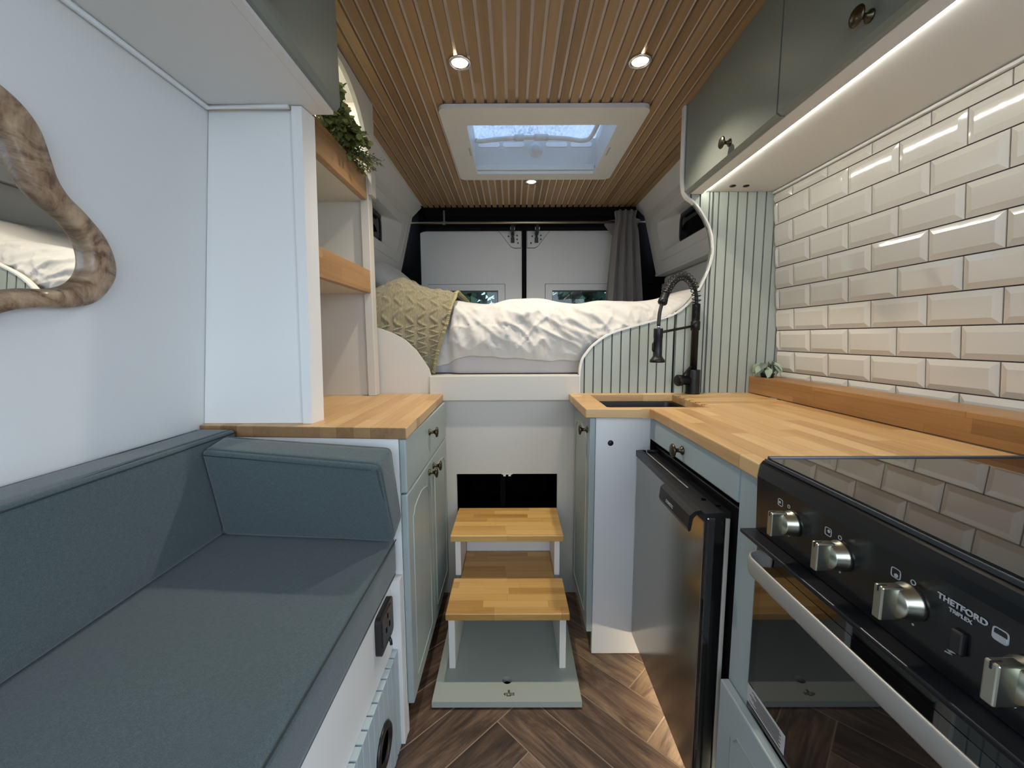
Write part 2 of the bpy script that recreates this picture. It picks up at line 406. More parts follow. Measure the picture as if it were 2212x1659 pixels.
# ------------------------------------------------------------------ SETTING
# floor: herringbone of long wood-look tiles
def floor():
    W, L, g = .1155, .545, .0016; u0, v0 = .670, .734; X0, X1, Y0, Y1 = -.86, 1.02, -1.20, 1.57
    V = []; F = []; UV = []; T = []
    def clip(P):
        for ax, lim, sg in ((0, X0, 1), (0, X1, -1), (1, Y0, 1), (1, Y1, -1)):
            out = []
            for i in range(len(P)):
                a, b = P[i], P[(i+1) % len(P)]; da = sg*(a[ax]-lim); db = sg*(b[ax]-lim)
                if da >= 0: out.append(a)
                if (da >= 0) != (db >= 0):
                    t = da/(da-db); out.append(tuple(a[k]+(b[k]-a[k])*t for k in range(4)))
            P = out
            if not P: return P
        return P
    for m in range(-8, 9):
        for k in range(-26, 27):
            du, dv = m*L, -m*L
            for fam in (0, 1):
                if fam == 0: u_0, u_1, v_0, v_1 = u0+k*W, u0+(k+1)*W, v0+k*W-L, v0+k*W
                else: u_0, u_1, v_0, v_1 = u0+(k+1)*W-L, u0+(k+1)*W, v0+k*W, v0+(k+1)*W
                u_0 += du+g; u_1 += du-g; v_0 += dv+g; v_1 += dv-g
                r1, r2 = rnd.random()*9, rnd.random()*9
                P = []
                for (u, v) in ((u_0, v_0), (u_1, v_0), (u_1, v_1), (u_0, v_1)):
                    x, y = (u-v)/math.sqrt(2), (u+v)/math.sqrt(2)
                    tu, tv = (v-v_0, u-u_0) if fam == 0 else (u-u_0, v-v_0)
                    P.append((x, y, tu+r1, tv+r2))
                P = clip(P)
                if len(P) < 3: continue
                o = len(V); V += [(p[0], p[1], 0.0) for p in P]; UV += [(p[2], p[3]) for p in P]; F.append(tuple(range(o, o+len(P)))); T.append(rnd.random())
    mb = MB(); mb.add(V, F); n = len(V)
    mb.cur = 1; mb.box(-.88, 1.06, -1.22, 3.0, -.04, -.0012); UV += [(0, 0)]*8; T += [0]*6
    struct(mb.obj('floor', [PLANK, FGROUT], uv=UV, tint=T, fixn=False))
floor()

# left liner wall
def lean(v): return Vector((v.x + (v.z-.82)*.1014, v.y, v.z))
struct(B(-.80, -.775, -1.22, 1.56, 0, 1.90, fn=lean).obj('wall_left', WALL))
# rear part of the left side: lower liner, moulded pod with its little window
def side_rear(sgn, name, wname):
    """sgn +1 right, -1 left; van centre x = .10"""
    X = lambda d: .10 + sgn*d
    root = sroot(name, (X(.88), 2.1, .8))
    B(X(.885), X(.93), 1.575, 2.90, 0, 1.431).obj('lower_liner', POD, root)
    MB().prism([(1.575, 0), (2.94, 0), (2.94, 1.93), (1.575, 1.93)], 'X', X(.935), X(.95), [[(1.70, 1.50), (1.70, 1.86), (2.90, 1.86), (2.90, 1.50)]]).obj('outer_skin', CARPET, root)
    B(X(.70), X(.905), 2.70, 2.744, 1.38, 1.93).obj('corner_filler', CARPET, root)
    B(X(.820), X(.934), 2.661, 2.698, 1.41, 1.93).obj('leak_blocker', CARPET, root)  # unseen plate added to stop daylight leaking in past the pod
    B(X(.905), X(.934), 2.91, 2.94, .5, 1.93).obj('corner_skin', CARPET, root)
    B(X(.872), X(.885), 1.60, 2.66, .6, 1.412, b=.004).obj('liner_panel', POD, root)
    # pod face leans: d = .729 at z 1.785 ... .814 at z 1.432
    d0, z0, d1, z1 = .729, 1.785, .814, 1.432
    dx = lambda z: d1 + (d0-d1)*(z-z1)/(z0-z1)
    outer = [(1.56, z1), (2.66, z1), (2.66, z0), (1.56, z0)]
    hole = rrect(1.74, 2.50, 1.535, 1.700, .045)
    def put(v): return Vector((X(dx(v.z)+v.x), v.y, v.z))
    MB().prism(outer, 'X', 0, .012, [hole], fn=put).obj('pod_panel', POD, root)
    mb = MB(); k = len(hole)                       # reveal walls of the recess, splayed to the pane
    cy, cz = 2.12, 1.617
    P0 = [put(Vector((0, y, z))) for y, z in hole]
    P1 = [Vector((X(.824), 2.03+(y-cy)*.815, 1.628+(z-cz)*.93)) for y, z in hole]
    mb.grid([P0, P1], closed=True); mb.obj('window_reveal', POD, root, fixn=False)
    MB().prism([(1.56, z0), (2.66, z0), (2.66, z0+.001), (1.56, z0+.001)], 'X', 0, .001, fn=put)
    # sloping cove from the pod up to the ceiling, and the ledge under the pod
    MB().add([(X(.675), 1.56, 1.853), (X(.675), 2.69, 1.853), (X(dx(z0)), 2.66, z0), (X(dx(z0)), 1.56, z0),
              (X(.69), 1.56, 1.875), (X(.69), 2.69, 1.875), (X(dx(z0)+.03), 2.66, z0+.02), (X(dx(z0)+.03), 1.56, z0+.02)],
             [(0, 1, 2, 3), (4, 7, 6, 5), (0, 4, 5, 1), (2, 6, 7, 3), (0, 3, 7, 4), (1, 5, 6, 2)]).obj('cove', POD, root)
    B(X(.81), X(.89), 1.56, 2.66, z1-.016, z1, b=.003).obj('pod_ledge', POD, root)
    # raised bead line round the recess
    loop = [put(Vector((-.0015, y, z))) for y, z in rrect(1.66, 2.58, 1.49, 1.745, .06)]
    MB().tube(loop+[loop[0]], .003, 6, cap=False).obj('bead', POD, root)
    wr = sroot(wname, (X(.83), 2.03, 1.63))
    fr = rrect(1.70, 2.36, 1.535, 1.72, .03); inn = rrect(1.735, 2.325, 1.560, 1.684, .02)
    MB().prism(fr, 'X', X(.825), X(.837), [inn]).obj('window_frame', BLACK, wr)
    MB().prism(inn, 'X', X(.830), X(.833)).obj('window_pane', TINTED, wr)
    B(X(.812), X(.8248), 1.74, 2.30, 1.676, 1.696, b=.003).obj('blind_cassette', BLACK, wr)
side_rear(1, 'wall_right_rear', 'window_1')
side_rear(-1, 'wall_left_rear', 'window_2')

# right wall behind the tiles (same lean as the tile plane), up to the sliding door opening
TA, TY = math.radians(4.93), math.radians(1.2)
TO = Vector((.949, 1.53, 1.588)); TU = Vector((math.sin(TY), -math.cos(TY), 0)); TV = Vector((-math.sin(TA), 0, math.cos(TA))).normalized(); TN = -(TU.cross(TV)).normalized()
if TN.x > 0: TN = -TN
def tp(u, v, n): return TO + TU*u + TV*v + TN*n
def tilewall(v): return tp(v.x, v.y, v.z)
struct(B(-.02, 1.45, -1.59, .30, -.05, -.012, fn=tilewall).obj('wall_right', WHITE))

# ceiling: oak slats under a pale board, with the rooflight cut out
def ceiling():
    sk = (-.235, .465, 1.555, 2.155)
    mb = MB(); mb.cur = 1
    mb.prism([(-.80, -1.22), (1.0, -1.22), (1.0, 2.655), (-.80, 2.655)], 'Z', 1.8585, 1.875, [[(sk[0], sk[2]), (sk[0], sk[3]), (sk[1], sk[3]), (sk[1], sk[2])]])
    mb.cur = 0; x = -.5585; p = .0363
    while x < .775:
        a, b = x, x+.0262
        if b > sk[0] and a < sk[1]:
            mb.box(a, b, -1.2, sk[2]-.004, 1.848, 1.8583); mb.box(a, b, sk[3]+.004, 2.672, 1.848, 1.8583)
        else: mb.box(a, b, -1.2, 2.672, 1.848, 1.8583)
        x += p
    mb.cur = 2; mb.box(-.56, .785, 2.655, 2.70, 1.8583, 1.875)
    struct(mb.obj('ceiling', [CEILOAK, painted('slat_backing', hexc('ECE9E4'), .7), CARPET]))
ceiling()
# body shell above the roof lining, closing the roof sides
def roof():
    struct(MB().prism([(-.86, -1.22), (1.06, -1.22), (1.06, 2.95), (-.86, 2.95)], 'Z', 1.93, 1.945, [[(-.235, 1.555), (-.235, 2.155), (.465, 2.155), (.465, 1.555)]]).obj('trim_1', POD))
roof()
# cab end: low bulkhead with the windscreen opening above
struct(B(-.86, 1.06, -1.25, -1.225, 0, .92).obj('wall_front', POD))
struct(B(-.68, 1.0, -1.25, -1.225, 1.84, 1.93).obj('trim_2', POD))
struct(B(.98, 1.02, -1.22, .06, 1.80, 1.93).obj('trim_3', POD))          # head of the sliding door opening
struct(B(.98, 1.06, -1.22, .06, -.04, .02).obj('trim_4', BLACK))          # its sill
struct(B(1.0, 1.05, -1.26, -1.18, .02, 1.80).obj('trim_5', POD))           # its far pillar

# rear: black carpeted surround and two lined doors
def rear():
    root = sroot('wall_rear', (.10, 2.80, .6))
    outer = [(-.80, .60), (1.0, .60), (1.0, 1.52), (.90, 1.62), (.862, 1.785), (.785, 1.86), (-.585, 1.86), (-.662, 1.785), (-.70, 1.62), (-.80, 1.52)]
    hole = [(-.655, .60)] + [(.855, .60)] + [(.855, 1.66), (.845, 1.70), (.82, 1.73), (.78, 1.744), (-.58, 1.744), (-.62, 1.73), (-.645, 1.70), (-.655, 1.66)]
    mb = MB()
    # split as a plate with an arch cut: build as polygon with notch
    poly = [(-.80, .60), (-.655, .60), *[(-.575+.085*math.cos(a_), 1.659+.085*math.sin(a_)) for a_ in [PI-PI/2*k/8 for k in range(9)]], *[(.775+.085*math.cos(a_), 1.659+.085*math.sin(a_)) for a_ in [PI/2-PI/2*k/8 for k in range(9)]], (.855, .60), (1.0, .60), (1.0, 1.43), (.93, 1.45), (.862, 1.785), (.79, 1.856), (-.59, 1.856), (-.662, 1.785), (-.73, 1.45), (-.80, 1.43)]
    mb.prism(poly, 'Y', 2.745, 2.83); mb.obj('door_surround', CARPET, root)
    B(-.56, .785, 2.674, 2.76, 1.80, 1.857, b=.01).obj('header', CARPET, root)
    B(.068, .092, 2.83, 2.86, .60, 1.744).obj('centre_seal', CARPET, root)
    MB().prism([(-.86, 0), (1.06, 0), (1.06, 1.93), (-.86, 1.93)], 'Y', 2.905, 2.93, [[(-.56, .94), (-.56, 1.38), (-.07, 1.38), (-.07, .94)], [(.24, .94), (.24, 1.38), (.73, 1.38), (.73, .94)]]).obj('outer_skin', CARPET, root)
    B(-.56, .785, 2.70, 2.905, 1.8755, 1.93).obj('roof_filler', CARPET, root)
    for k, (x0, x1, nm, wn, mir) in enumerate(((-.655, .064, 'door_1', 'window_3', 1), (.096, .855, 'door_2', 'window_4', -1))):
        d = sroot(nm, ((x0+x1)/2, 2.86, .6))
        if mir == 1: wx0, wx1, fx0, fx1 = -.529, -.099, -.576, -.053
        else: wx0, wx1, fx0, fx1 = .272, .70, .226, .745
        win = [(wx0, .97), (wx0, 1.354), (wx1, 1.354), (wx1, .97)]
        MB().prism(rrect(x0-.02*(mir == 1), x1+.02*(mir == -1), .60, 1.755, .01), 'Y', 2.85, 2.875, [win]).obj('door_lining', WHITE, d)
        MB().prism([(fx0, .93), (fx0, 1.395), (fx1, 1.395), (fx1, .93)], 'Y', 2.838, 2.8485, [win]).obj('window_surround', WHITE, d)
        MB().prism([(fx0-.003, .927), (fx0-.003, 1.3985), (fx1+.003, 1.3985), (fx1+.003, .927)], 'Y', 2.8487, 2.8499, [win]).obj('surround_shadow_line', BLACK, d)  # black plate that paints in a shadow line round the surround
        MB().prism([(wx0-.001, .969), (wx0-.001, 1.356), (wx1+.001, 1.356), (wx1+.001, .969)], 'Y', 2.872, 2.88, [[(wx0+.006, .978), (wx0+.006, 1.347), (wx1-.006, 1.347), (wx1-.006, .978)]]).obj('window_frame', BLACK, d)
        B(wx0+.004, wx1-.004, 2.874, 2.877, .976, 1.349).obj('window_pane', TINTED, d)
        xm = .064 if mir == 1 else .096; s_ = -mir
        tri = [(xm+s_*.004, 1.748), (xm+s_*.155, 1.748), (xm+s_*.075, 1.648), (xm+s_*.055, 1.638), (xm+s_*.006, 1.638)]
        MB().prism(tri, 'Y', 2.842, 2.8480).obj('corner_plate', WHITE, d)
        cxx = sum(p[0] for p in tri)/5; czz = 1.70
        MB().prism([(cxx+(p[0]-cxx)*1.045, czz+(p[1]-czz)*1.06) for p in tri], 'Y', 2.8482, 2.8499).obj('plate_shadow_line', BLACK, d)  # enlarged black backing, paints the shadow outline of the corner plate
        c = xm+s_*.062 if mir == 1 else xm+s_*.066
        la = MB(); la.box(c-.013, c+.013, 2.728, 2.744, 1.725, 1.765, b=.004); la.box(c-.011, c+.011, 2.744, 2.842, 1.715, 1.74, b=.003); la.box(c-.008, c+.008, 2.826, 2.842, 1.70, 1.745, b=.002); la.box(c-.012, c+.012, 2.822, 2.842, 1.668, 1.700, b=.002)
        la.tube([(c-.032, 2.738, 1.765), (c-.016, 2.733, 1.762), (c-.013, 2.725, 1.72)], .0035, 6); la.tube([(c+.032, 2.738, 1.765), (c+.016, 2.733, 1.762), (c+.013, 2.725, 1.72)], .0035, 6)
        MB().tube([(c-.0135, 2.7235, 1.755), (c-.0125, 2.7225, 1.725)], .0022, 6).obj('latch_rod', CHROME, d); MB().tube([(c+.0135, 2.7235, 1.755), (c+.0125, 2.7225, 1.725)], .0022, 6).obj('latch_rod', CHROME, d)
        la.obj('top_latch', BLACK, d)
        sc = MB()
        for (ax, az) in ((c-.028, 1.712), (c+.03, 1.717), (c+.03, 1.692), (c+.036*mir, 1.668)):
            sc.lathe([(0, -.002), (.0055, -.002), (.0055, .001), (0, .0015)], (ax, 2.8415, az), (0, -1, 0), 10)
        sc.obj('screw', plain('dark_screw', hexc('4A4A46'), .4), d)
rear()

# bulkhead between kitchen and bed ------------------------------------------------
CURVE_R = [(.251, .887), (.259, .942), (.278, .975), (.302, 1.003), (.345, 1.035), (.389, 1.055), (.45, 1.073), (.51, 1.089), (.596, 1.115), (.646, 1.149), (.684, 1.196), (.718, 1.267), (.733, 1.32), (.735, 1.36), (.725, 1.416), (.70, 1.466), (.664, 1.514), (.625, 1.548)]
CURVE_L = [(-.315, .888), (-.322, .915), (-.340, .944), (-.368, .985), (-.407, 1.023), (-.450, 1.048), (-.499, 1.067), (-.535, 1.075)]
def bulkhead():
    root = sroot('wall_back', (0, 1.56, 0))
    hole = [(-.223, .203), (-.223, .4985), (.174, .4985), (.174, .203)]
    MB().prism([(-.30, 0), (.40, 0), (.40, .80), (-.30, .80)], 'Y', 1.555, 1.573, [hole]).obj('white_panel', CREAM, root)
    B(-.3155, .251, 1.532, 1.573, .794, .888, b=.002).obj('bed_rail', CREAM, root)
    L = [(-.80, .80), (-.3155, .80)] + CURVE_L + [(-.80, 1.08)]
    MB().prism(L, 'Y', 1.550, 1.568).obj('curved_panel', CREAM, root)
    R_ = CURVE_R + [(.618, 1.60), (.612, 1.852), (.96, 1.852), (1.03, .80), (.251, .80)]
    xs = [.2511]; x = .285
    back = sorted({.2511, *[round(.255+.006*i, 4) for i in range(130) if .255+.006*i < 1.02]})
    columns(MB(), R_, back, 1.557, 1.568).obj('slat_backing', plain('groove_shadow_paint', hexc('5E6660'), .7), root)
    mb = MB(); x = .2511
    edges = [.2511, .270]
    st = []; x = .2511; first = True
    while x < 1.02:
        nx = (.270 if first else x+.0291); first = False
        st = [x + (nx-x)*i/4 for i in range(5)]
        columns(mb, R_, st, 1.549, 1.558); x = nx+.0052
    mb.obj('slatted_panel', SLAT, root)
    # white edging that follows the cut-out
    pts = [(.2535, .80)] + [(a+.002, b) for a, b in CURVE_R] + [(.616, 1.62), (.614, 1.852)]
    path = catmull([(p[0], p[1], 0) for p in pts], 5, False)
    P = []
    for i, p in enumerate(path):
        a = Vector(path[max(i-1, 0)]); b = Vector(path[min(i+1, len(path)-1)]); t = (b-a).normalized(); n = Vector((t.y, -t.x, 0))
        q = Vector(p)
        P.append([Vector((q.x+n.x*o, y, q.y+n.y*o)) for o, y in ((-.0015, 1.546), (.0045, 1.546), (.0045, 1.569), (-.0015, 1.569))])
    MB().grid(P, smooth=False, closed=True).obj('edge_trim', WHITE, root, fixn=True)
    # recess behind the hatch: black felt box with a post
    mb = MB(); mb.box(-.24, -.2235, 1.573, 2.1, .18, .52); mb.box(.1745, .19, 1.573, 2.1, .18, .52); mb.box(-.24, .19, 2.1, 2.12, .18, .52)
    mb.box(-.24, .19, 1.573, 2.12, .18, .2025); mb.box(-.24, .19, 1.573, 2.12, .4990, .52)
    mb.obj('storage_lining', DARKVOID, root)
    B(-.055, -.033, 1.66, 1.68, .2025, .499, b=.003).obj('post', CARPET, root)
    mb = MB()
    for x in (-.034, -.014): mb.box(x-.005, x+.005, 1.553, 1.575, .489, .4985, b=.001)
    mb.box(-.045, -.003, 1.553, 1.57, .4965, .4985); mb.obj('catch', WHITE, root)
bulkhead()

# ------------------------------------------------------------------ DOWNLIGHTS
SPOTS = [(-.155, 1.314, 'left one of the two lit round downlights in front of the rooflight'), (.382, 1.312, 'right one of the two lit round downlights in front of the rooflight'), (.101, 2.246, 'small lit round downlight behind the rooflight above the bed')]
for i, (x, y, lb) in enumerate(SPOTS):
    t = thing('ceiling_downlight', lb, 'downlight', (x, y, 1.848), 'recessed ceiling downlights')
    MB().lathe([(.023, .001), (.026, -.004), (.033, -.004), (.0345, -.001), (.034, .0), (.023, .001)], (x, y, 1.847), (0, 0, 1), 32).obj('trim_ring', CHROME, t)
    MB().lathe([(0, -.0015), (.012, -.0025), (.0232, -.001), (.0232, .0), (0, .0)], (x, y, 1.847), (0, 0, 1), 24).obj('lens', LENS, t)
    lamp('downlight_beam', 'SPOT', (x, y, 1.838), (24, 24, 14)[i], (1, .88, .72), parent=t, spot_size=math.radians(112), spot_blend=.7, shadow_soft_size=.014)

# ------------------------------------------------------------------ ROOFLIGHT
def rooflight():
    t = thing('rooflight', 'white framed rooflight with rain spotted dome in the slatted ceiling', 'skylight', (.115, 1.86, 1.85))
    MB().prism(rrect(-.262, .492, 1.528, 2.182, .03), 'Z', 1.832, 1.847, [rrect(-.172, .400, 1.645, 2.105, .006, 2)]).obj('inner_frame', GREYPL, t)
    mb = MB()
    mb.prism(rrect(-.228, .458, 1.562, 2.148, .02), 'Z', 1.848, 1.998, [rrect(-.178, .406, 1.64, 2.110, .004, 2)]); mb.obj('shaft', GREYPL, t)
    vm = plain('bright_vent_mesh', hexc('F2F6FA'), .6)
    for x0 in (-.165, -.045, .165, .285):
        MB().prism(rrect(x0, x0+.105, 1.958, 1.980, .010, 3), 'Y', 2.1075, 2.1095).obj('vent_slot', vm, t)
    MB().lathe([(0, .018), (.017, .018), (.020, .012), (.026, .006), (.036, 0)], (.115, 2.1095, 1.945), (0, -1, 0), 24).obj('catch_knob', GREYPL, t)
    pts = catmull([(-.172, 2.04, 1.960), (-.15, 2.045, 1.957), (-.05, 2.04, 1.965), (.10, 2.04, 1.971), (.25, 2.04, 1.965), (.335, 2.045, 1.958), (.372, 2.0, 1.963), (.388, 1.80, 1.985)], 6, False)
    bar = MB().tube(pts, .0100, 10); bar.tube([(.012, 2.04, 1.969), (.055, 2.04, 1.970)], .0145, 10); bar.tube([(.105, 2.04, 1.971), (.170, 2.04, 1.970)], .0145, 10)
    bar.obj('stay_bar', GREYPL, t)
    B(-.175, .403, 2.098, 2.109, 1.848, 1.872, b=.003).obj('blind_rail', GREYPL, t)
    gc = plain('grey_clip', hexc('B4B4B0'), .5)
    for xa in (-.185, .412): B(xa, xa+.007, 1.83, 1.90, 1.8295, 1.8325, b=.001).obj('blind_catch', gc, t)
    dome = []
    for i in range(13):
        row = []
        for j in range(13):
            u, v = i/12, j/12; hgt = 2.003 + .035*math.sin(PI*u)**.4*math.sin(PI*v)**.4 if 0 < i < 12 and 0 < j < 12 else 2.001
            row.append(Vector((-.215+.66*u, 1.575+.56*v, hgt)))
        dome.append(row)
    MB().grid(dome).obj('dome', RAIN, t, fixn=False)
rooflight()

# ------------------------------------------------------------------ RIGHT: tiles, ledge, upper cupboards
def tiles():
    mb = MB(); W, H, g = .1515, .0765, .0015; bv, dp = .0140, .0068
    for k in range(0, 11):
        off = 0.0 if k % 2 == 0 else .5
        v1 = -(k-1)*H if k > 0 else None
        v1 = -(k-1)*H; v0 = -k*H
        par = 0 if (k % 2 == 0) else .5
        ju = -1 + par
        while ju*W < 1.42:
            u0_, u1_ = ju*W, (ju+1)*W; ju += 1
            a, b = max(u0_, -.0145), min(u1_, 1.42); va, vb = v0, v1
            if b-a < .006: continue
            if k == 1: vb = min(vb, -.044)
            if k == 0: continue
            a += g if u0_ >= -.0145 else 0; b -= g if u1_ <= 1.42 else 0; va += g; vb -= g
            ba = bv if u0_ >= -.0145 else .002; bb = bv if u1_ <= 1.42 else .002; bt = bv if k > 1 else .0135
            ba = min(ba, (b-a)*.4); bb = min(bb, (b-a)*.4); bt2 = min(bt, (vb-va)*.4)
            o = [(a, va), (b, va), (b, vb), (a, vb)]; i_ = [(a+ba, va+bt2), (b-bb, va+bt2), (b-bb, vb-bt2), (a+ba, vb-bt2)]
            V = [tp(p[0], p[1], -.004) for p in o] + [tp(p[0], p[1], .0015) for p in o] + [tp(p[0], p[1], dp) for p in i_]
            F = [(8, 9, 10, 11)] + [(4+j, 4+(j+1) % 4, 8+(j+1) % 4, 8+j) for j in range(4)] + [(j, (j+1) % 4, 4+(j+1) % 4, 4+j) for j in range(4)]
            mb.add(V, F)
    mb.cur = 1; mb.box(-.0145, 1.42, -.765, -.044, -.011, -.0012, fn=tilewall)
    o = mb.obj('tiled_splashback', [TILE, GROUT]); tag(o, 'cream glazed brick shaped wall tiles above the oak ledge', 'wall tiles')
    # slim white trim under the soffit
    tag(B(-.0145, 1.42, -.0435, -.036, -.002, .011, b=.002, fn=tilewall).obj('tile_edge_trim', WHITE), 'slim white edging strip along the top edge of the cream tiles', 'trim strip')
tiles()
o = B(.900, .998, .10, 1.547, .8205, .883, b=.0025).obj('wooden_ledge', OAKLEDGE); tag(o, 'long oak ledge standing along the back of the worktop under the tiles', 'ledge')

def upper_right():
    t = thing('wall_cupboard', 'dark sage wall cupboard above the tiles with strip light below', 'cupboard', (.78, .8, 1.545))
    MB().prism([(.6895, .10), (.9895, .10), (.9600, 1.547), (.6895, 1.547)], 'Z', 1.5545, 1.566).obj('bottom_board', WHITE, t)
    B(.645, .6885, .10, 1.545, 1.5455, 1.566, b=.002).obj('light_pelmet', WHITE, t)
    B(.6445, .93, .10, 1.545, 1.567, 1.845).obj('carcass', DARKSAGE, t)
    B(.6897, .6935, .12, 1.535, 1.5495, 1.5542).obj('strip_light', LEDW, t)
    for (y0, y1, ky) in ((1.026, 1.542, 1.235), (.50, 1.021, .775), (.10, .495, .30)):
        d = MB().prism([(.6225, 1.553), (.632, 1.5465), (.6435, 1.5465), (.6435, 1.846), (.6225, 1.846)], 'Y', y0, y1).obj('door', DARKSAGE, t)
        knob(d, (.6225, ky, 1.583), (-1, 0, 0), 1.0)
    for x in (.768, .815): MB().lathe([(0, .0), (.010, .0), (.0105, .002), (.006, .004), (0, .004)], (x, 1.488, 1.5545), (0, 0, -1), 20).obj('touch_switch', MATBLACK, t)
upper_right()

# ------------------------------------------------------------------ RIGHT: worktop, sink, tap
def worktop_right():
    t = thing('worktop', 'L shaped oak kitchen worktop around the black sink and fridge', 'worktop', (.65, 1.1, .792))
    hole = rrect(.288, .592, 1.225, 1.510, .004, 2)
    sink_poly = [(.213, 1.548), (.217, 1.199), (.380, 1.190), (.405, 1.190), (.600, 1.190), (.600, 1.28), (.899, 1.28), (.899, 1.548)]
    a = MB().prism(sink_poly, 'Z', .792, .820, [hole]); o = a.obj('sink_board', OAKX, t)
    b = MB().prism([(.404, 1.1895), (.411, 1.175), (.410, .662), (.899, .662), (.899, 1.2795), (.6005, 1.2795), (.6005, 1.1895)], 'Z', .792, .8202).obj('main_board', OAKY, t)
    for ob in (o, b):
        m = ob.modifiers.new('b', 'BEVEL'); m.width = .0028; m.segments = 2; m.limit_method = 'ANGLE'; m.angle_limit = math.radians(50)
    gw = plain('groove_wood', hexc('5A3A1C'), .7)          # drainer grooves beside the bowl
    for i in range(5): B(.5925, .612-.003*i, 1.262+.045*i, 1.268+.045*i, .8150, .82035).obj('drainer_groove', gw, t)
    s = thing('sink', 'black rectangular sink bowl set into the oak worktop', 'sink', (.44, 1.367, .66))
    mb = MB(); x0, x1, y0, y1 = .294, .586, 1.2555, 1.504
    mb.prism(rrect(x0-.02, x1+.02, y0-.008, y1+.02, .01), 'Z', .786, .7915, [rrect(x0+.002, x1-.002, y0+.002, y1-.002, .02)])
    R0 = rrect(x0+.002, x1-.002, y0+.002, y1-.002, .02); R1 = rrect(x0+.010, x1-.010, y0+.010, y1-.010, .03)
    mb.grid([[Vector((p[0], p[1], .7915)) for p in R0], [Vector((p[0], p[1], .66)) for p in R1]], closed=True)
    mb.prism(R1, 'Z', .655, .661); mb.obj('bowl', plain('black_composite', (.012, .012, .014), .28, spec=.6), s)
    MB().lathe([(0, .004), (.03, .004), (.034, .001), (.034, 0)], (.44, 1.367, .661), (0, 0, 1), 24).obj('waste', CHROME, s)
worktop_right()

def tap():
    bx, by = .674, 1.518
    t = thing('kitchen_tap', 'tall matt black spring neck kitchen tap beside the sink', 'tap', (bx, by, .8205))
    MB().lathe([(0, 0), (.026, 0), (.0265, .004), (.0245, .006), (.0245, .088), (.0235, .090), (.0125, .0905), (0, .0905)], (bx, by, .8205), (0, 0, 1), 28).obj('base', MATBLACK, t)
    MB().lathe([(0, .09), (.0125, .09), (.0125, .235), (.0165, .237), (.0165, .268), (.0135, .270), (.0135, .330), (0, .33)], (bx, by, .8205), (0, 0, 1), 24).obj('column', MATBLACK, t)
    hx, hy = .497, 1.402
    d = Vector((hx-bx, hy-by, 0)); L = d.length; d.normalize()
    ctrl = [(0, 1.150), (0, 1.165), (.010, 1.200), (.040, 1.232), (.085, 1.246), (.130, 1.233), (.165, 1.203), (.180, 1.178)]
    path = [Vector((bx+d.x*s_, by+d.y*s_, z)) for s_, z, _ in catmull([(a, b, 0) for a, b in ctrl], 12, False)]
    MB().tube(path, .0065, 10).obj('hose', plain('hose_rubber', (.012, .012, .010), .5), t)
    # spring wound round the hose
    coil = []; side = Vector((-d.y, d.x, 0)); turns = 17; n = 14*turns
    cum = [0]
    for a, b in zip(path, path[1:]): cum.append(cum[-1]+(b-a).length)
    tot = cum[-1]; k = 0
    for i in range(n+1):
        s_ = tot*i/n
        while k < len(cum)-2 and cum[k+1] < s_: k += 1
        f = (s_-cum[k])/(cum[k+1]-cum[k]); p = path[k].lerp(path[k+1], f); tg = (path[k+1]-path[k]).normalized(); nn = side.cross(tg)
        a = 2*PI*turns*i/n; coil.append(p + (side*math.cos(a)+nn*math.sin(a))*.0150)
    MB().tube(coil, .0017, 5).obj('spring', MATBLACK, t)
    rib = MB()
    for i in range(22): rib.lathe([(.0135, 0), (.0147, .0008), (.0147, .0018), (.0135, .0026)], (bx, by, 1.093+i*.0027), (0, 0, 1), 20)
    rib.obj('ribbed_collar', MATBLACK, t)
    e = path[-1]; tg = (path[-1]-path[-3]).normalized()
    prof = [(0, -.012), (.0105, -.012), (.0125, -.008)]
    for i in range(5): prof += [(.0125, -.006+i*.005), (.0138, -.004+i*.005), (.0125, -.002+i*.005)]
    prof += [(.0150, .020), (.0160, .034), (.0135, .038), (.006, .040), (0, .040)]
    MB().lathe(prof, e, tg, 24).obj('spring_end', MATBLACK, t)
    p0 = e+tg*.038; hose2 = catmull([p0, p0.lerp(Vector((hx, hy, 1.073)), .5)+tg*.004*0+Vector((-.003, -.002, .004)), Vector((hx, hy, 1.070))], 6, False)
    MB().tube(hose2, .0062, 10).obj('spray_hose', plain('hose_rubber', (.02, .02, .014), .5), t)
    MB().lathe([(0, .128), (.0045, .128), (.0048, .115), (0, .115)], (hx, hy, .945), (0, 0, 1), 14).obj('ferrule', CHROME, t)
    MB().lathe([(0, .116), (.0150, .116), (.0155, .113), (.0155, .085), (.0145, .083), (.0148, .045), (.0150, .022), (.0200, .014), (.0245, .009), (.0250, .001), (.0235, 0), (.0, 0)], (hx, hy, .945), (0, 0, 1), 28).obj('spray_head', MATBLACK, t)
    MB().tube([(hx-.0155, hy-.004, .982), (hx-.019, hy-.005, .990), (hx-.019, hy-.005, 1.008), (hx-.0155, hy-.004, 1.014)], .003, 8).obj('spray_button', MATBLACK, t)
    MB().tube([(bx-.01, by-.006, 1.072), (hx+.014, hy+.009, 1.048)], .0045, 12).obj('support_arm', MATBLACK, t)
    lv = MB(); c = Vector((bx, by, .872)); q = Vector((-.96, -.28, 0)).normalized()
    lv.lathe([(.0, .02), (.017, .02), (.0172, .050), (.0205, .053), (.0215, .066), (.019, .070), (0, .070)], c, q, 24); lv.obj('valve', MATBLACK, t)
    MB().tube([c+q*.047+Vector((0, 0, .015)), c+q*.038+Vector((0, -.004, .028)), c+q*.016+Vector((0, -.01, .052))], [.0035, .0035, .0045], 8).obj('lever', MATBLACK, t)
tap()

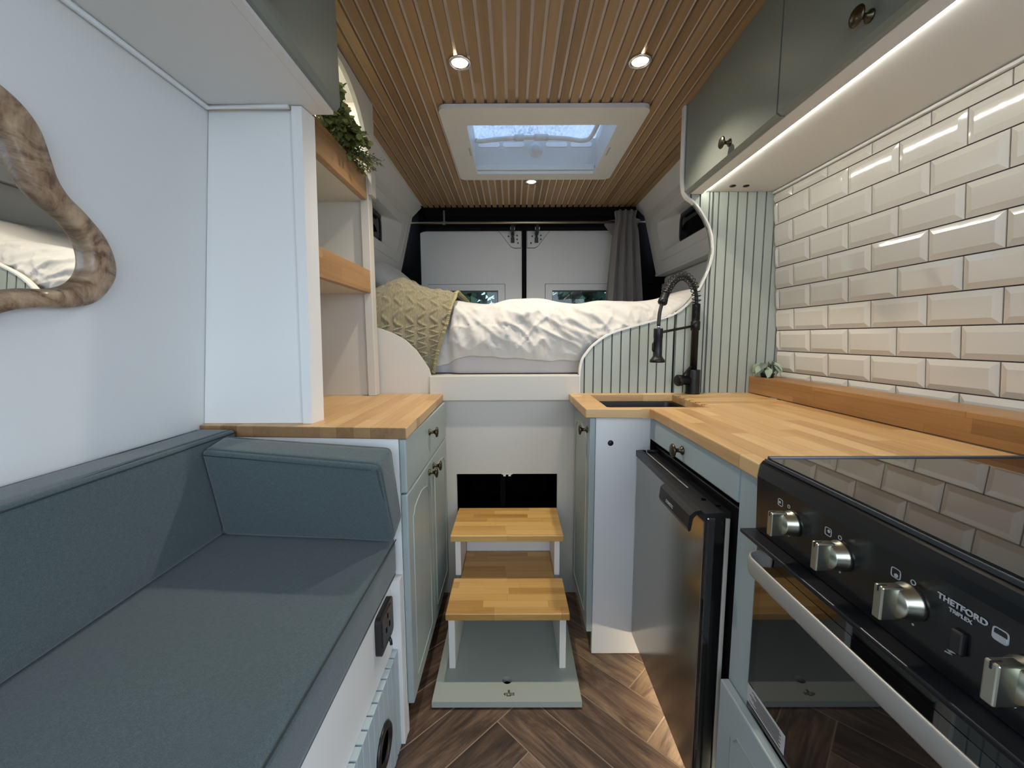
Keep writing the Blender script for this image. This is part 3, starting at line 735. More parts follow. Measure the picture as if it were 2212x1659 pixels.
# ------------------------------------------------------------------ RIGHT: base units
def moulding(parent, x, y0, y1, z0, z1, mat, sgn, name='door_moulding'):
    """routed Tudor-arch outline on a door whose face lies at x (facing sgn*X)"""
    m = .045; ya, yb = y0+m, y1-m; za, zb = z0+m, z1-m-.03; c = (ya+yb)/2; wq = (yb-ya)
    pts = [(ya, za), (ya, zb), (ya+.012, zb+.001), (ya+.022, zb+.016), (ya+wq*.3, zb+.024), (c, zb+.030), (yb-wq*.3, zb+.024), (yb-.022, zb+.016), (yb-.012, zb+.001), (yb, zb), (yb, za)]
    P = [Vector((x+sgn*.0005, y, z)) for y, z in pts]
    return MB().tube(P+[P[0]], (.0017), 6, cap=False).obj(name, mat, parent)
def sink_unit():
    t = thing('sink_cabinet', 'narrow cabinet with a white end and sage door under the sink', 'cabinet', (.33, 1.39, 0))
    B(.2545, .424, 1.2295, 1.246, .0008, .7905, b=.0015).obj('end_panel', WHITE, t)
    B(.2545, .42, 1.2465, 1.5535, .085, .64).obj('carcass', WHITE, t)
    d = B(.2345, .2525, 1.222, 1.5295, .083, .787, b=.0025).obj('door', SAGE, t)
    moulding(d, .2345, 1.222, 1.5295, .083, .787, SAGE, -1)
    knob(d, (.2345, 1.262, .742), (-1, 0, 0))
    B(.275, .285, 1.2465, 1.553, .0008, .084).obj('kickboard', BLACK, t)
    MB().lathe([(0, .0025), (.0082, .0025), (.0088, .001), (.0088, 0)], (.301, 1.2295, .707), (0, -1, 0), 24).obj('round_switch', MATBLACK, t)
sink_unit()
def fridge():
    t = thing('fridge', 'small undercounter fridge with a grey steel door and black handle', 'fridge', (.62, .99, 0))
    B(.440, .895, .757, 1.2255, .06, .700, b=.003).obj('body', BLACK, t)
    for (x, y) in ((.50, .80), (.50, 1.18), (.85, .80), (.85, 1.18)):
        MB().lathe([(0, 0), (.015, 0), (.015, .004), (.009, .006), (.009, .0595), (0, .0595)], (x, y, .0008), (0, 0, 1), 14).obj('foot', BLACK, t)
    def ajar(v): return Vector((v.x - (1.22-v.y)*.004, v.y, v.z))
    d = B(.3845, .4225, .770, 1.2245, .072, .676, b=.004, fn=ajar).obj('door', GLOSSBLACK, t)
    B(.3815, .3850, .777, 1.2195, .078, .668, b=.001, fn=ajar).obj('steel_panel', STEEL, d)
    B(.4235, .4325, .772, 1.2225, .075, .673, b=.002, fn=ajar).obj('door_gasket', plain('pale_gasket', hexc('C9C2B6'), .6), d)
    # top cap sloping to the front with the grip
    MB().prism([(.3800, .6670), (.3790, .6850), (.4300, .6880), (.4300, .6765), (.3850, .6765)], 'Y', .7685, 1.2260, fn=lambda v: ajar(Vector((v.x, v.y, v.z)))).obj('top_cap', BLACK, d)
    h = MB().prism([(.3785, .6855), (.366, .683), (.356, .674), (.353, .648), (.3555, .640), (.3595, .643), (.3635, .668), (.370, .6755), (.3785, .677)], 'Y', .784, .948, fn=ajar)
    ho = h.obj('handle', BLACK, d)
    B(.3975, .4010, .90, 1.19, .6878, .6890).obj('cap_strip', ALU, d)
    text('lettering', 'DOMETIC', .0095, PRINT, d, face_mat(ajar(Vector((.3540, .885, .656))), (0, -1, 0), (.12, 0, 1)), .0003)
    B(.40, .435, 1.190, 1.222, .689, .6965, b=.001).obj('hinge', CHROME, t)
    B(.462, .486, .80, .817, .700, .7075, b=.002).obj('blue_tag', plain('blue_plastic', hexc('3F7FC4'), .5), t)
    mb = MB()
    for (x, y) in ((.405, .835), (.418, .80)): MB().lathe([(0, .0005), (.005, .0005), (.005, 0)], (x, y, .6878), (0, 0, 1), 14).obj('screw_cap', DARKVOID, d)
fridge()
def kitchen_unit():
    t = thing('kitchen_base_unit', 'pale blue sage base unit framing the fridge below the worktop', 'cabinet', (.65, .73, 0))
    B(.4205, .89, .668, .728, .3785, .7905).obj('side_panel', BLUESAGE, t)
    B(.4205, .89, .668, .728, .0008, .3775).obj('lower_side_panel', BLUESAGE, t)
    d = B(.4200, .4385, .7335, 1.2275, .7210, .7895, b=.004).obj('drawer_front', BLUESAGE, t)
    knob(d, (.4200, .985, .752), (-1, 0, 0), 1.05)
    B(.439, .89, .7335, 1.2275, .7240, .7895).obj('drawer_box', BLACK, t)
    B(.455, .890, .10, .6675, .06, .372).obj('under_oven_carcass', BLACK, t)
    d2 = B(.4020, .4195, .118, .7255, .055, .3700, b=.003).obj('door', BLUESAGE, t)
    moulding(d2, .4020, .118, .7255, .055, .3700, BLUESAGE, -1)
    B(.5, .515, .10, .728, .0008, .054).obj('kickboard', BLACK, t)
    B(.458, .464, .30, 1.20, .050, .056).obj('kick_strip_light', LEDK, t)
kitchen_unit()

def oven():
    t = thing('oven', 'black built in gas oven with four silver knobs and a glass hob lid', 'cooker', (.64, .40, .378))
    y0, y1 = .148, .660
    B(.4285, .870, y0+.01, y1-.004, .379, .822).obj('body', BLACK, t)
    # control fascia, rounded at its upper edge
    prof = [(.428, .708), (.4115, .708), (.4085, .800), (.4105, .812), (.4125, .8215), (.4165, .8265), (.47, .827), (.47, .708)]
    MB().prism(prof, 'Y', y0, y1).obj('control_panel', plain('gloss_black_enamel', (.008, .009, .011), .22, spec=.6), t)
    B(.3880, .4285, y0, y1+.0065, .6990, .7060, b=.0015).obj('heat_shield', plain('graphite_trim', hexc('35383D'), .3, metal=.6), t)
    lid = MB(); lid.prism(rrect(.4155, .868, y0+.004, .644, .006), 'Z', .8285, .8345); lid.obj('hob_lid', GLOSSBLACK, t)
    B(.4165, .870, .644, .6505, .8285, .8365, b=.001).obj('lid_rail', plain('graphite_rail', hexc('565A60'), .3, metal=.7), t)
    B(.4118, .4153, y0, .650, .8268, .8325, b=.001).obj('front_rail', plain('graphite_rail', hexc('565A60'), .3, metal=.7), t)
    # knobs
    for k, ky in enumerate((.5720, .4830, .3940, .2945)):
        sz = 1.0
        c = Vector((.4100, ky, .7580)); ax = Vector((-1, 0, .03)).normalized()
        kb = MB().lathe([(0, 0), (.0185, 0), (.0185, .004), (.0165, .006), (.0160, .017), (.0150, .0185), (0, .0190)], c, ax, 28).obj('knob', KNOBMETAL, t)
        B(c.x-.0345, c.x-.012, ky-.0052, ky+.0052, .7400, .7760, b=.0016).obj('knob_grip', KNOBMETAL, kb)
        B(c.x-.0350, c.x-.026, ky-.0007, ky+.0007, .7700, .7764).obj('knob_mark', BLACK, kb)
    # printed symbols
    sy = MB(); fx = .4086
    def done(nm):
        sy.obj(nm, PRINT, t); sy.__init__()
    def ring(y, z, r, w_, fillq=None, sq=False):
        N = 20; P = []
        for i in range(N):
            a = 2*PI*i/N; e = .45 if sq else 1
            cx = math.copysign(abs(math.cos(a))**e, math.cos(a)); sx = math.copysign(abs(math.sin(a))**e, math.sin(a))
            P.append((cx, sx))
        xx = fx - (z-.80)*.0326
        sy.prism([(y+r*p[0], z+r*p[1]) for p in P], 'X', xx-.0006, xx+.0004, [[(y+(r-w_)*p[0], z+(r-w_)*p[1]) for p in P]])
        if fillq: sy.prism([(y+fillq[0]*r+r*.38*math.cos(2*PI*i/12), z+fillq[1]*r+r*.38*math.sin(2*PI*i/12)) for i in range(12)], 'X', xx-.0006, xx+.0004)
    for ky, q in ((.600, (.2, 0)), (.505, (-.2, .2)), (.411, (-.1, -.4))):
        ring(ky, .7785, .0056, .0008, q, True); done('burner_symbol'); ring(ky-.019, .7800, .0028, .0008); done('zero_mark')
        ring(ky-.022, .7360, .0012, .0008); done('dot_mark')
    ring(.3170, .7800, .0060, .0010, None, True)
    sy.prism([(.3118, .7800), (.3118, .7765), (.3140, .7748), (.3200, .7748), (.3222, .7765), (.3222, .7800)], 'X', fx-.0008, fx+.0008); done('oven_symbol')
    sy.prism([(.3572, .7322), (.3505, .7338), (.3533, .7350), (.3482, .7372), (.3482, .7388), (.3556, .7362), (.3526, .7348), (.3572, .7334)], 'X', .4096, .4104); done('spark_symbol')
    B(.4052, .4110, .3400, .3520, .7400, .7620, b=.002).obj('ignition_switch', plain('switch_black', (.02, .02, .022), .25), t)
    nx = Vector((.4076-.0002, 0, 0))
    text('lettering', 'THETFORD', .0078, PRINT, t, face_mat((.4080, .3465, .7835), (0, -1, 0), (-.03, 0, 1)), .0004, 1.05)
    text('lettering', 'TRIPLEX', .0052, PRINT, t, face_mat((.4083, .3470, .7762), (0, -1, 0), (-.03, 0, 1)), .0004)
    text('lettering', '5 6', .0060, PRINT, t, face_mat((.4106, .3055, .7290), (0, -1, 0), (-.03, 0, 1)), .0004)
    # glazed door with its handle
    dr = B(.4145, .4285, y0, y1-.001, .3795, .6975, b=.002).obj('oven_door', GLOSSBLACK, t)
    MB().prism([(y0+.03, .405), (y1-.02, .405), (y1-.02, .665), (y0+.03, .665)], 'X', .4138, .4146).obj('door_glass', NT('dark_mirror_glass').base((.012, .012, .012)).set(rough=.02, ior=1.65, spec=.9).m, dr)
    ha = [(.4140, .6180, .6760), (.396, .6200, .6765), (.380, .6160, .6765), (.3715, .604, .6765), (.3690, .585, .6765), (.3680, .50, .6765), (.3680, .30, .6765), (.3690, .21, .6765), (.3715, .192, .6765), (.385, .182, .6765), (.4140, .181, .6765)]
    MB().tube(catmull(ha, 5, False), [(.0035, .0145)]*(len(ha)*5-4), 14, up=(0, 1, 0)).obj('handle', ALU, dr)
    st = B(.4130, .4138, .5580, .6560, .3920, .4240).obj('rating_label', plain('paper_label', hexc('B9B9BC'), .7), dr)
    mb = MB()
    for i in range(8): mb.box(.4127, .4130, .566+.004*(i % 2), .648-.006*((i*3) % 4), .3960+.0032*i, .3973+.0032*i)
    mb.obj('label_print', BLACK, st)
oven()

# ------------------------------------------------------------------ LEFT: cabinet, worktop, shelf unit, cupboard
def skew(v): return Vector((v.x, v.y + (-.2765-v.x)*.052, v.z))
def left_unit():
    t = thing('drawer_cabinet', 'pale sage cabinet with one drawer and two doors left of the steps', 'cabinet', (-.52, 1.25, 0))
    MB().prism([(-.845, .0008), (-.2765, .0008), (-.2765, .7905), (-.776, .7905)], 'Y', .9590, .9690, fn=skew).obj('end_panel', WHITE, t)
    B(-.76, -.2775, 1.002, 1.5535, .10, .7905).obj('carcass', WHITE, t)
    B(-.30, -.2775, .9705, 1.0015, .10, .7905).obj('front_stile', WHITE, t)
    dr = B(-.2760, -.2590, .9600, 1.5400, .6530, .7880, b=.0035).obj('drawer_front', SAGE, t)
    knob(dr, (-.2590, 1.235, .742), (1, 0, 0))
    for y0, y1, ky in ((.9600, 1.2480, 1.215), (1.2505, 1.5400, 1.282)):
        d = B(-.2760, -.2590, y0, y1, .0850, .6490, b=.0035).obj('door', SAGE, t)
        moulding(d, -.2590, y0, y1, .0850, .6490, SAGE, 1)
        knob(d, (-.2590, ky, .6200), (1, 0, 0))
    B(-.315, -.300, .985, 1.553, .0008, .099).obj('kickboard', BLACK, t)
    o = MB().prism([(-.772, .9830), (-.2525, .9440), (-.2660, 1.547), (-.772, 1.547)], 'Z', .7915, .8200).obj('side_worktop', [OAKY, ENDGRAIN])
    for p in o.data.polygons:
        if p.normal.y < -.9: p.material_index = 1
    m = o.modifiers.new('b', 'BEVEL'); m.width = .0028; m.segments = 2; m.limit_method = 'ANGLE'
    tag(o, 'short oak worktop on the cabinet left of the steps', 'worktop')
left_unit()
def shelf_unit():
    t = thing('shelf_unit', 'tall white shelf unit with oak lips standing on the left worktop', 'shelf unit', (-.64, 1.28, .82))
    z0 = .8205
    MB().prism([(xwall(z0)+.002, z0), (-.521, z0), (-.5085, 1.5535), (xwall(1.5535)+.002, 1.5535)], 'Y', 1.002, 1.016).obj('end_panel', WHITE, t)
    MB().add(*hexa([(-.5215, .9935), (-.4990, .9935), (-.4920, 1.043), (-.5215, 1.043)], z0, [(-.5040, .9935), (-.4800, .9935), (-.4740, 1.043), (-.5040, 1.043)], 1.558)).obj('corner_post', WHITE, t)
    MB().box(-.5335, -.5040, 1.488, 1.530, z0, 1.846, b=.002).obj('back_post', CREAM, t)
    MB().prism([(xwall(z0)+.002, z0), (-.5345, z0), (-.5345, 1.846), (xwall(1.846)+.002, 1.846)], 'Y', 1.505, 1.530).obj('back_panel', CREAM, t)
    for a, b in ((1.192, 1.272), (1.512, 1.602)):
        s = B(xwall(a)+.006, -.5285, 1.0165, 1.5045, a, a+.014).obj('shelf', CREAM, t)
        B(-.5275, -.5080, 1.0435, 1.4875, a, b, b=.002).obj('shelf_lip', OAKLIP, s)
    # arched fascia above the top shelf
    arch = [(1.070, 1.592)] + [(1.245 + .232*math.cos(a), 1.60+.222*math.sin(a)) for a in [PI*k/24 for k in range(23, 0, -1)]] + [(1.477, 1.592)]
    hole = [(1.245 + .235*math.cos(PI*k/24), 1.60+.222*math.sin(PI*k/24)) for k in range(25)]
    P = [(1.0435, 1.603)] + hole[::-1][0:] + [(1.530, 1.603), (1.530, 1.846), (1.0435, 1.846)]
    P = [(1.0435, 1.606)] + [(max(y, 1.05), max(z, 1.606)) for y, z in hole[::-1]] + [(1.4875, 1.606), (1.4875, 1.846), (1.0435, 1.846)]
    MB().prism(P, 'X', -.5030, -.4900).obj('arched_fascia', CREAM, t)
    B(-.5030, -.4900, 1.488, 1.532, 1.53, 1.846).obj('fascia_stile', CREAM, t)
    B(xwall(1.84)+.003, -.5035, 1.0435, 1.5045, 1.840, 1.8465).obj('top_board', WHITE, t)
    B(-.62, -.61, 1.06, 1.46, 1.834, 1.8395).obj('strip_light', LEDN, t)
def hexa(a, z0, b, z1):
    return ([(*p, z0) for p in a] + [(*p, z1) for p in b], [(0, 3, 2, 1), (4, 5, 6, 7), (0, 1, 5, 4), (1, 2, 6, 5), (2, 3, 7, 6), (3, 0, 4, 7)])
shelf_unit()
def overhead_left():
    t = thing('overhead_cupboard', 'overhead cupboard with a white underside above the bench', 'cupboard', (-.57, .3, 1.56))
    Y1 = 1.0350
    MB().prism([(xwall(1.56)+.003, 1.560), (-.4430, 1.560), (-.4430, 1.578), (xwall(1.578)+.003, 1.578)], 'Y', -.9, Y1).obj('bottom_board', WHITE, t)
    MB().prism([(-.4425, 1.560), (-.4250, 1.5605), (-.4250, 1.578), (-.4425, 1.578)], 'Y', -.9, Y1).obj('front_lip', WHITE, t)
    MB().prism([(xwall(1.58)+.003, 1.5785), (-.4285, 1.5785), (-.4285, 1.845), (xwall(1.845)+.003, 1.845)], 'Y', -.9, Y1).obj('carcass', WHITE, t)
    for y0, y1, ky in ((.42, Y1, .735), (-.20, .415, .10), (-.9, -.205, -.5)):
        d = MB().prism([(-.4280, 1.5680), (-.4160, 1.5680), (-.4080, 1.5800), (-.4080, 1.846), (-.4280, 1.846)], 'Y', y0, y1).obj('door', DARKSAGE, t)
        knob(d, (-.4080, ky, 1.6100), (1, 0, 0))
    # little bead in the corner with the wall and with the shelf unit
    x = xwall(1.553)
    MB().tube([(x+.007, -.9, 1.5545), (x+.007, .990, 1.5545), (-.508, .990, 1.5545)], .0055, 8).obj('corner_bead', WHITE, t)
overhead_left()

# ------------------------------------------------------------------ BENCH
def bench():
    t = thing('bench', 'white bench box with a pale blue grooved plinth under the grey cushions', 'bench', (-.55, 0, 0))
    MB().prism([(-.845, .0008), (-.3150, .0008), (-.3150, .4440), (-.815, .4440)], 'Y', -.95, .9560, fn=lambda v: skew(v) if v.y > 0 else v).obj('bench_box', WHITE, t)
    B(-.3145, -.3000, -.95, .9560, .2655, .4440, b=.0015).obj('upper_front', WHITE, t)
    B(-.3005, -.2775, .9300, .9580, .0008, .4440, b=.001).obj('end_upright', WHITE, t)
    mb = MB(); y = .9290
    while y > -.94:
        mb.box(-.3140, -.2870, y-.0262, y, .0008, .2650, b=.0015); mb.box(-.3140, -.2960, y-.0302, y-.0262, .0008, .2600); y -= .0302
    mb.obj('grooved_plinth', painted('pale_blue_paint', hexc('A9B7BB'), .45), t)
    s = MB().prism(rrect(.812, .906, .3370, .4270, .012), 'X', -.3000, -.2880).obj('power_socket', BLACK, t)
    MB().prism(rrect(.826, .893, .3480, .4160, .006), 'X', -.2879, -.2860).obj('socket_face', plain('socket_grey', (.05, .05, .055), .4), s)
    mb = MB()
    for (a, b) in ((.860, .405), (.871, .378), (.848, .378)): mb.box(-.2861, -.2855, a-.003, a+.003, b-.006, b+.006)
    mb.obj('socket_slots', DARKVOID, s)
    MB().tube([(-.289, .875, .338), (-.286, .875, .330), (-.285, .874, .322)], .0035, 8).obj('socket_catch', BLACK, s)
    v = thing_vent(t)
def thing_vent(t):
    c = (-.2868, .800, .138)
    MB().lathe([(.030, .001), (.036, .007), (.043, .007), (.047, .003), (.047, 0), (.030, 0)], c, (1, 0, 0), 40).obj('vent_ring', BLACK, t)
    MB().lathe([(0, .0005), (.031, .0005), (.031, 0), (0, 0)], c, (1, 0, 0), 30).obj('vent_grille', DARKVOID, t)
bench()
def puffy(name, label, corners_bottom, corners_top, bulge=.006, r=.012, nx=14):
    """cushion between two quads (each 4 pts), edges rounded, faces slightly domed"""
    bm = bmesh.new(); vs = [bm.verts.new(p) for p in corners_bottom] + [bm.verts.new(p) for p in corners_top]
    for f in ((0, 3, 2, 1), (4, 5, 6, 7), (0, 1, 5, 4), (1, 2, 6, 5), (2, 3, 7, 6), (3, 0, 4, 7)): bm.faces.new([vs[i] for i in f])
    bmesh.ops.recalc_face_normals(bm, faces=bm.faces[:])
    cen = sum((Vector(p) for p in list(corners_bottom)+list(corners_top)), Vector())/8
    bmesh.ops.subdivide_edges(bm, edges=bm.edges[:], cuts=9, use_grid_fill=True)
    bm.normal_update()
    mb = MB(); bmesh.ops.bevel(bm, geom=[e for e in bm.edges if len(e.link_faces) == 2 and e.calc_face_angle(0) > .5], offset=r, segments=4, affect='EDGES', profile=.5)
    bm.normal_update()
    for v in bm.verts:
        k = noise.noise(v.co*4.0)
        v.co += v.normal*(bulge*(.4+.6*k))
    bm.verts.index_update()
    mb.add([v.co.copy() for v in bm.verts], [tuple(x.index for x in f.verts) for f in bm.faces], True); bm.free()
    o = mb.obj(name, FABRIC); tag(o, label, 'cushion'); return o
def seam(parent, pts, r=.0012): return MB().tube([Vector(p) for p in pts], r, 6).obj('seam', SEAM, parent)
sc = puffy('seat_cushion', 'long flat teal grey seat cushion on the white bench',
      [(-.775, -.94, .4485), (-.288, -.94, .4485), (-.288, .948, .4485), (-.775, .972, .4485)], [(-.775, -.94, .551), (-.288, -.94, .551), (-.288, .948, .551), (-.775, .972, .551)], .003, .013)
seam(sc, [(-.2855+.0004, -.93, .5445), (-.2855+.0004, .94, .5445)])
bc = puffy('back_cushion', 'long teal grey back cushion leaning along the white wall',
      [(-.797, -.94, .5565), (-.706, -.94, .5565), (-.706, .972, .5565), (-.797, .974, .5565)], [(-.770, -.94, .812), (-.672, -.94, .812), (-.672, .970, .812), (-.770, .974, .812)], .003, .012)
seam(bc, [(-.6710, -.93, .8055), (-.6710, .965, .8055)])
bo = puffy('bolster_cushion', 'wedge shaped teal grey end cushion leaning against the left cabinet',
      [(-.701, .936, .5575), (-.279, .898, .5575), (-.271, .9535, .596), (-.701, .966, .590)], [(-.667, .846, .792), (-.277, .809, .768), (-.272, .893, .789), (-.667, .925, .808)], .003, .012)
seam(bo, [(-.665, .8485, .783), (-.292, .8095, .762)]); seam(bo, [(-.2800, .8120, .762), (-.2825, .902, .572)])

# ------------------------------------------------------------------ STEPS
def steps():
    t = thing('step_unit', 'pull out step unit with two oak treads on a sage board', 'steps', (-.02, 1.27, 0))
    hole = [(-.020+.0142*math.cos(2*PI*k/24), 1.103+.0142*math.sin(2*PI*k/24)) for k in range(24)]
    b = MB().prism([(-.2295, 1.030), (.190, 1.030), (.190, 1.50), (-.2295, 1.50)], 'Z', .0040, .0215, [hole]).obj('base_board', painted('light_sage_paint', hexc('ACB4AB'), .42), t)
    B(-.225, .186, 1.040, 1.49, .0008, .0039).obj('felt_glide', DARKVOID, t)
    for x in (-.1985, .1395):
        B(x, x+.0195, 1.146, 1.50, .0216, .1985, b=.001).obj('side_support', WHITE, t)
        B(x, x+.0185, 1.318, 1.50, .2205, .3495, b=.001).obj('upper_support', WHITE, t)
    B(-.178, .139, 1.478, 1.492, .2205, .3495).obj('riser', WHITE, t)
    lo = MB().prism([(-.2020, 1.119), (.1660, 1.119), (.1660, 1.302), (.1385, 1.302), (.1385, 1.476), (-.1790, 1.476), (-.1790, 1.302), (-.2020, 1.302)], 'Z', .1990, .2200).obj('tread', OAKTREAD, t)
    up = MB().prism([(-.2120, 1.300), (.1690, 1.300), (.1690, 1.528), (-.2120, 1.528)], 'Z', .3500, .3710).obj('tread', OAKTREAD, t)
    for o in (lo, up):
        m = o.modifiers.new('b', 'BEVEL'); m.width = .0022; m.segments = 2; m.limit_method = 'ANGLE'
    # small dark maker's emblem
    mb = MB(); z0, z1 = .0215, .0219; mat = plain('dark_ink', hexc('4B4A38'), .8); cx, cy = -.0145, 1.0545
    def q(x0, x1, y0, y1): mb.box(cx+x0, cx+x1, cy+y0, cy+y1, z0, z1)
    q(-.0030, .0030, .0060, .0140); q(-.0016, .0016, .0020, .0060)
    mb.prism([(cx-.0155, cy), (cx-.0115, cy+.0045), (cx-.0095, cy+.0045), (cx-.0095, cy-.0045), (cx-.0115, cy-.0045)], 'Z', z0, z1)
    for x in (-.0080, -.0050): q(x, x+.0020, -.0040, .0045)
    q(-.0065, .0060, -.0070, -.0040)
    for x in (.0020, .0055): q(x, x+.0024, -.0045, .0050)
    q(.0090, .0105, -.0045, .0045); q(.0120, .0155, -.0045, .0050)
    mb.obj('emblem', mat, t)
steps()

# ------------------------------------------------------------------ MIRROR
def mirror():
    ax = math.atan(.1014)
    def on(y, z, n):                                   # point on the leaning wall, n metres off it
        return Vector((xwall(z)+.001+n*math.cos(ax), y, z - n*math.sin(ax)))
    outer = [(.545, 1.392), (.590, 1.383), (.615, 1.374), (.635, 1.360), (.649, 1.340), (.656, 1.314), (.663, 1.286), (.679, 1.264), (.711, 1.241), (.745, 1.208), (.762, 1.167), (.757, 1.134), (.727, 1.098), (.685, 1.084), (.639, 1.081), (.593, 1.071), (.55, 1.045), (.50, 1.02), (.445, 1.025), (.41, 1.06), (.38, 1.10), (.34, 1.13), (.315, 1.18), (.325, 1.24), (.36, 1.285), (.385, 1.33), (.42, 1.375), (.48, 1.395)]
    inner = [(.545, 1.345), (.578, 1.338), (.604, 1.317), (.618, 1.284), (.631, 1.258), (.651, 1.240), (.677, 1.225), (.701, 1.205), (.714, 1.180), (.714, 1.153), (.703, 1.132), (.684, 1.117), (.657, 1.110), (.625, 1.107), (.590, 1.098), (.562, 1.080), (.535, 1.062), (.497, 1.052), (.460, 1.057), (.435, 1.085), (.41, 1.12), (.365, 1.15), (.348, 1.19), (.357, 1.228), (.388, 1.262), (.41, 1.31), (.44, 1.34), (.49, 1.352)]
    O = catmull([(y, z, 0) for y, z in outer], 6); I = catmull([(y, z, 0) for y, z in inner], 6)
    t = thing('wall_mirror', 'wavy dark wood framed mirror on the white wall above the bench', 'mirror', on(.55, 1.2, 0))
    rows = []
    for f, n in ((0, .001), (0, .012), (.03, .017), (.12, .021), (.5, .023), (.88, .021), (.97, .017), (1, .012), (1, .0045)):
        rows.append([on(o[0]+(i[0]-o[0])*f, o[1]+(i[1]-o[1])*f, n) for o, i in zip(O, I)])
    MB().grid(rows, closed=True).obj('frame', FRAMEWOOD, t)
    MB().prism([(p[0], p[1]) for p in [(o[0]+(i[0]-o[0])*.9, o[1]+(i[1]-o[1])*.9) for o, i in zip(O, I)]], 'X', .002, .0045, fn=lambda v: on(v.y, v.z, v.x)).obj('mirror_glass', MIRROR, t)
mirror()

# ------------------------------------------------------------------ BED
def fold(x, y, z=0, ang=0, sx=1., sy=6.):
    c, s_ = math.cos(ang), math.sin(ang); u, v = x*c+y*s_, -x*s_+y*c
    n = noise.noise(Vector((u*sx, v*sy, z))); return (1-abs(n)*2.2)
def bump(x, c, w_): return math.exp(-((x-c)/w_)**2)
def rec(x):
    t_ = min(1, max(0, (-.225-x)/.04)); return .034*t_*t_*(3-2*t_)
def top_z(x):          # ridge line of the duvet as it is seen from the kitchen
    return 1.176 + .074*bump(x, -.445, .085) + .020*bump(x, -.30, .07) + .02*bump(x, -.60, .1) + .004*math.sin(x*19) + .040*max(0, (x-.42)/.30)**1.2 + .010*bump(x, .05, .10) - .006*bump(x, .30, .06)
def bed():
    t = thing('bed', 'raised bed base with pale grey fitted sheet behind the curved bulkhead', 'bed', (.1, 2.2, .86))
    B(-.765, .958, 1.5755, 2.735, .86, .886).obj('bed_base', CREAM, t)
    P = []
    n = 90
    for j in range(16):
        row = []
        for i in range(n+1):
            x = -.760 + 1.712*i/n; a = j/15
            # section: bottom edge -> bulging front -> top
            y = 1.640 - .013*math.sin(a*PI)**.5 + (.0 if a < .75 else (a-.75)*.5); z = .890 + .175*min(a/.8, 1.0); y += rec(x)
            y -= .003*fold(x, z*3, 3, .12, 1.3, 9)*math.sin(min(a*1.2, 1)*PI); row.append(Vector((x, y, z)))
        P.append(row)
    P.append([Vector((-.760+1.712*i/n, 2.72, 1.066)) for i in range(n+1)]); P.append([Vector((-.760+1.712*i/n, 2.72, .890)) for i in range(n+1)])
    mb = MB(); mb.grid(P); mb.grid([P[-1], P[0]], False)
    mb.obj('mattress', SHEET, t)
    # duvet
    d = []; nx, ny = 240, 130
    for j in range(ny+1):
        a = j/ny; row = []
        for i in range(nx+1):
            x = -.764 + 1.718*i/nx; tz = top_z(x); hem = .958 - .010*math.sin(x*8+.6) - .012*noise.noise(Vector((x*13, 0, 2))) - .012*bump(x, .20, .12) - .03*bump(x, -.30, .10)
            if a < .30:
                q = a/.30; y = 1.612 - .022*math.sin(q*PI*.75); z = hem + (1.085-hem)*q
            elif a < .52:
                q = (a-.30)/.22; ang = q*PI/2; y = 1.612-.0156 + .115*(1-math.cos(ang)); z = 1.085 + (tz-1.085)*math.sin(ang)
            else:
                q = (a-.52)/.48; y = 1.7114 + q*1.01; z = tz - .004*math.sin(q*3) + .018*noise.noise(Vector((x*3, y*3, 5)))*min(q*6, 1)
            N = Vector((0, -1, .0)) if a < .30 else (Vector((0, -math.cos(min(1, (a-.30)/.22)*PI/2), math.sin(min(1, (a-.30)/.22)*PI/2))))
            wv = z*1.15 + y*.5; wx = x + .05*noise.noise(Vector((x*5, wv*6, 3)))
            def rg(ang, sx, sy, sd, p=2.2):
                c_, s2 = math.cos(ang), math.sin(ang); uu, vv = wx*c_+wv*s2, -wx*s2+wv*c_
                return max(0, 1-abs(noise.noise(Vector((uu*sx, vv*sy, sd))))*3.2)**p
            f = rg(-1.05, 2.8, 11, 1)*.8 + rg(-.75, 4.5, 18, 7, 2.6)*.7 + rg(1.2, 5, 16, 11, 2.6)*.5 + rg(-1.3, 8, 34, 15, 2)*.35 - .6 + noise.noise(Vector((x*7, wv*7, 9)))*.5
            if a > .40: kk = min(1, (a-.40)/.08); f = f*(1-kk) + kk*(1.5*noise.noise(Vector((x*6, y*5, 9))) + .5*noise.noise(Vector((x*13, y*9, 4))))
            amp = (.0150*min(1, .3+a*4) if a < .45 else (.0150 - .010*min(1, (a-.45)/.12))) * (1 if x > -.22 else .35)
            v = Vector((x, y + rec(x)*(1 if a < .52 else max(0, 1-(a-.52)*8)), z - rec(x)*.6)) + N*(f*amp - .001)
            v.y = max(v.y, 1.5790)
            row.append(v)
        d.append(row)
    o = MB().grid(d).obj('duvet', DUVET, fixn=False)
    m = o.modifiers.new('s', 'SOLIDIFY'); m.thickness = .012; m.offset = -1
    tag(o, 'rumpled white duvet spread over the raised bed', 'duvet')
    return d
DU = bed()
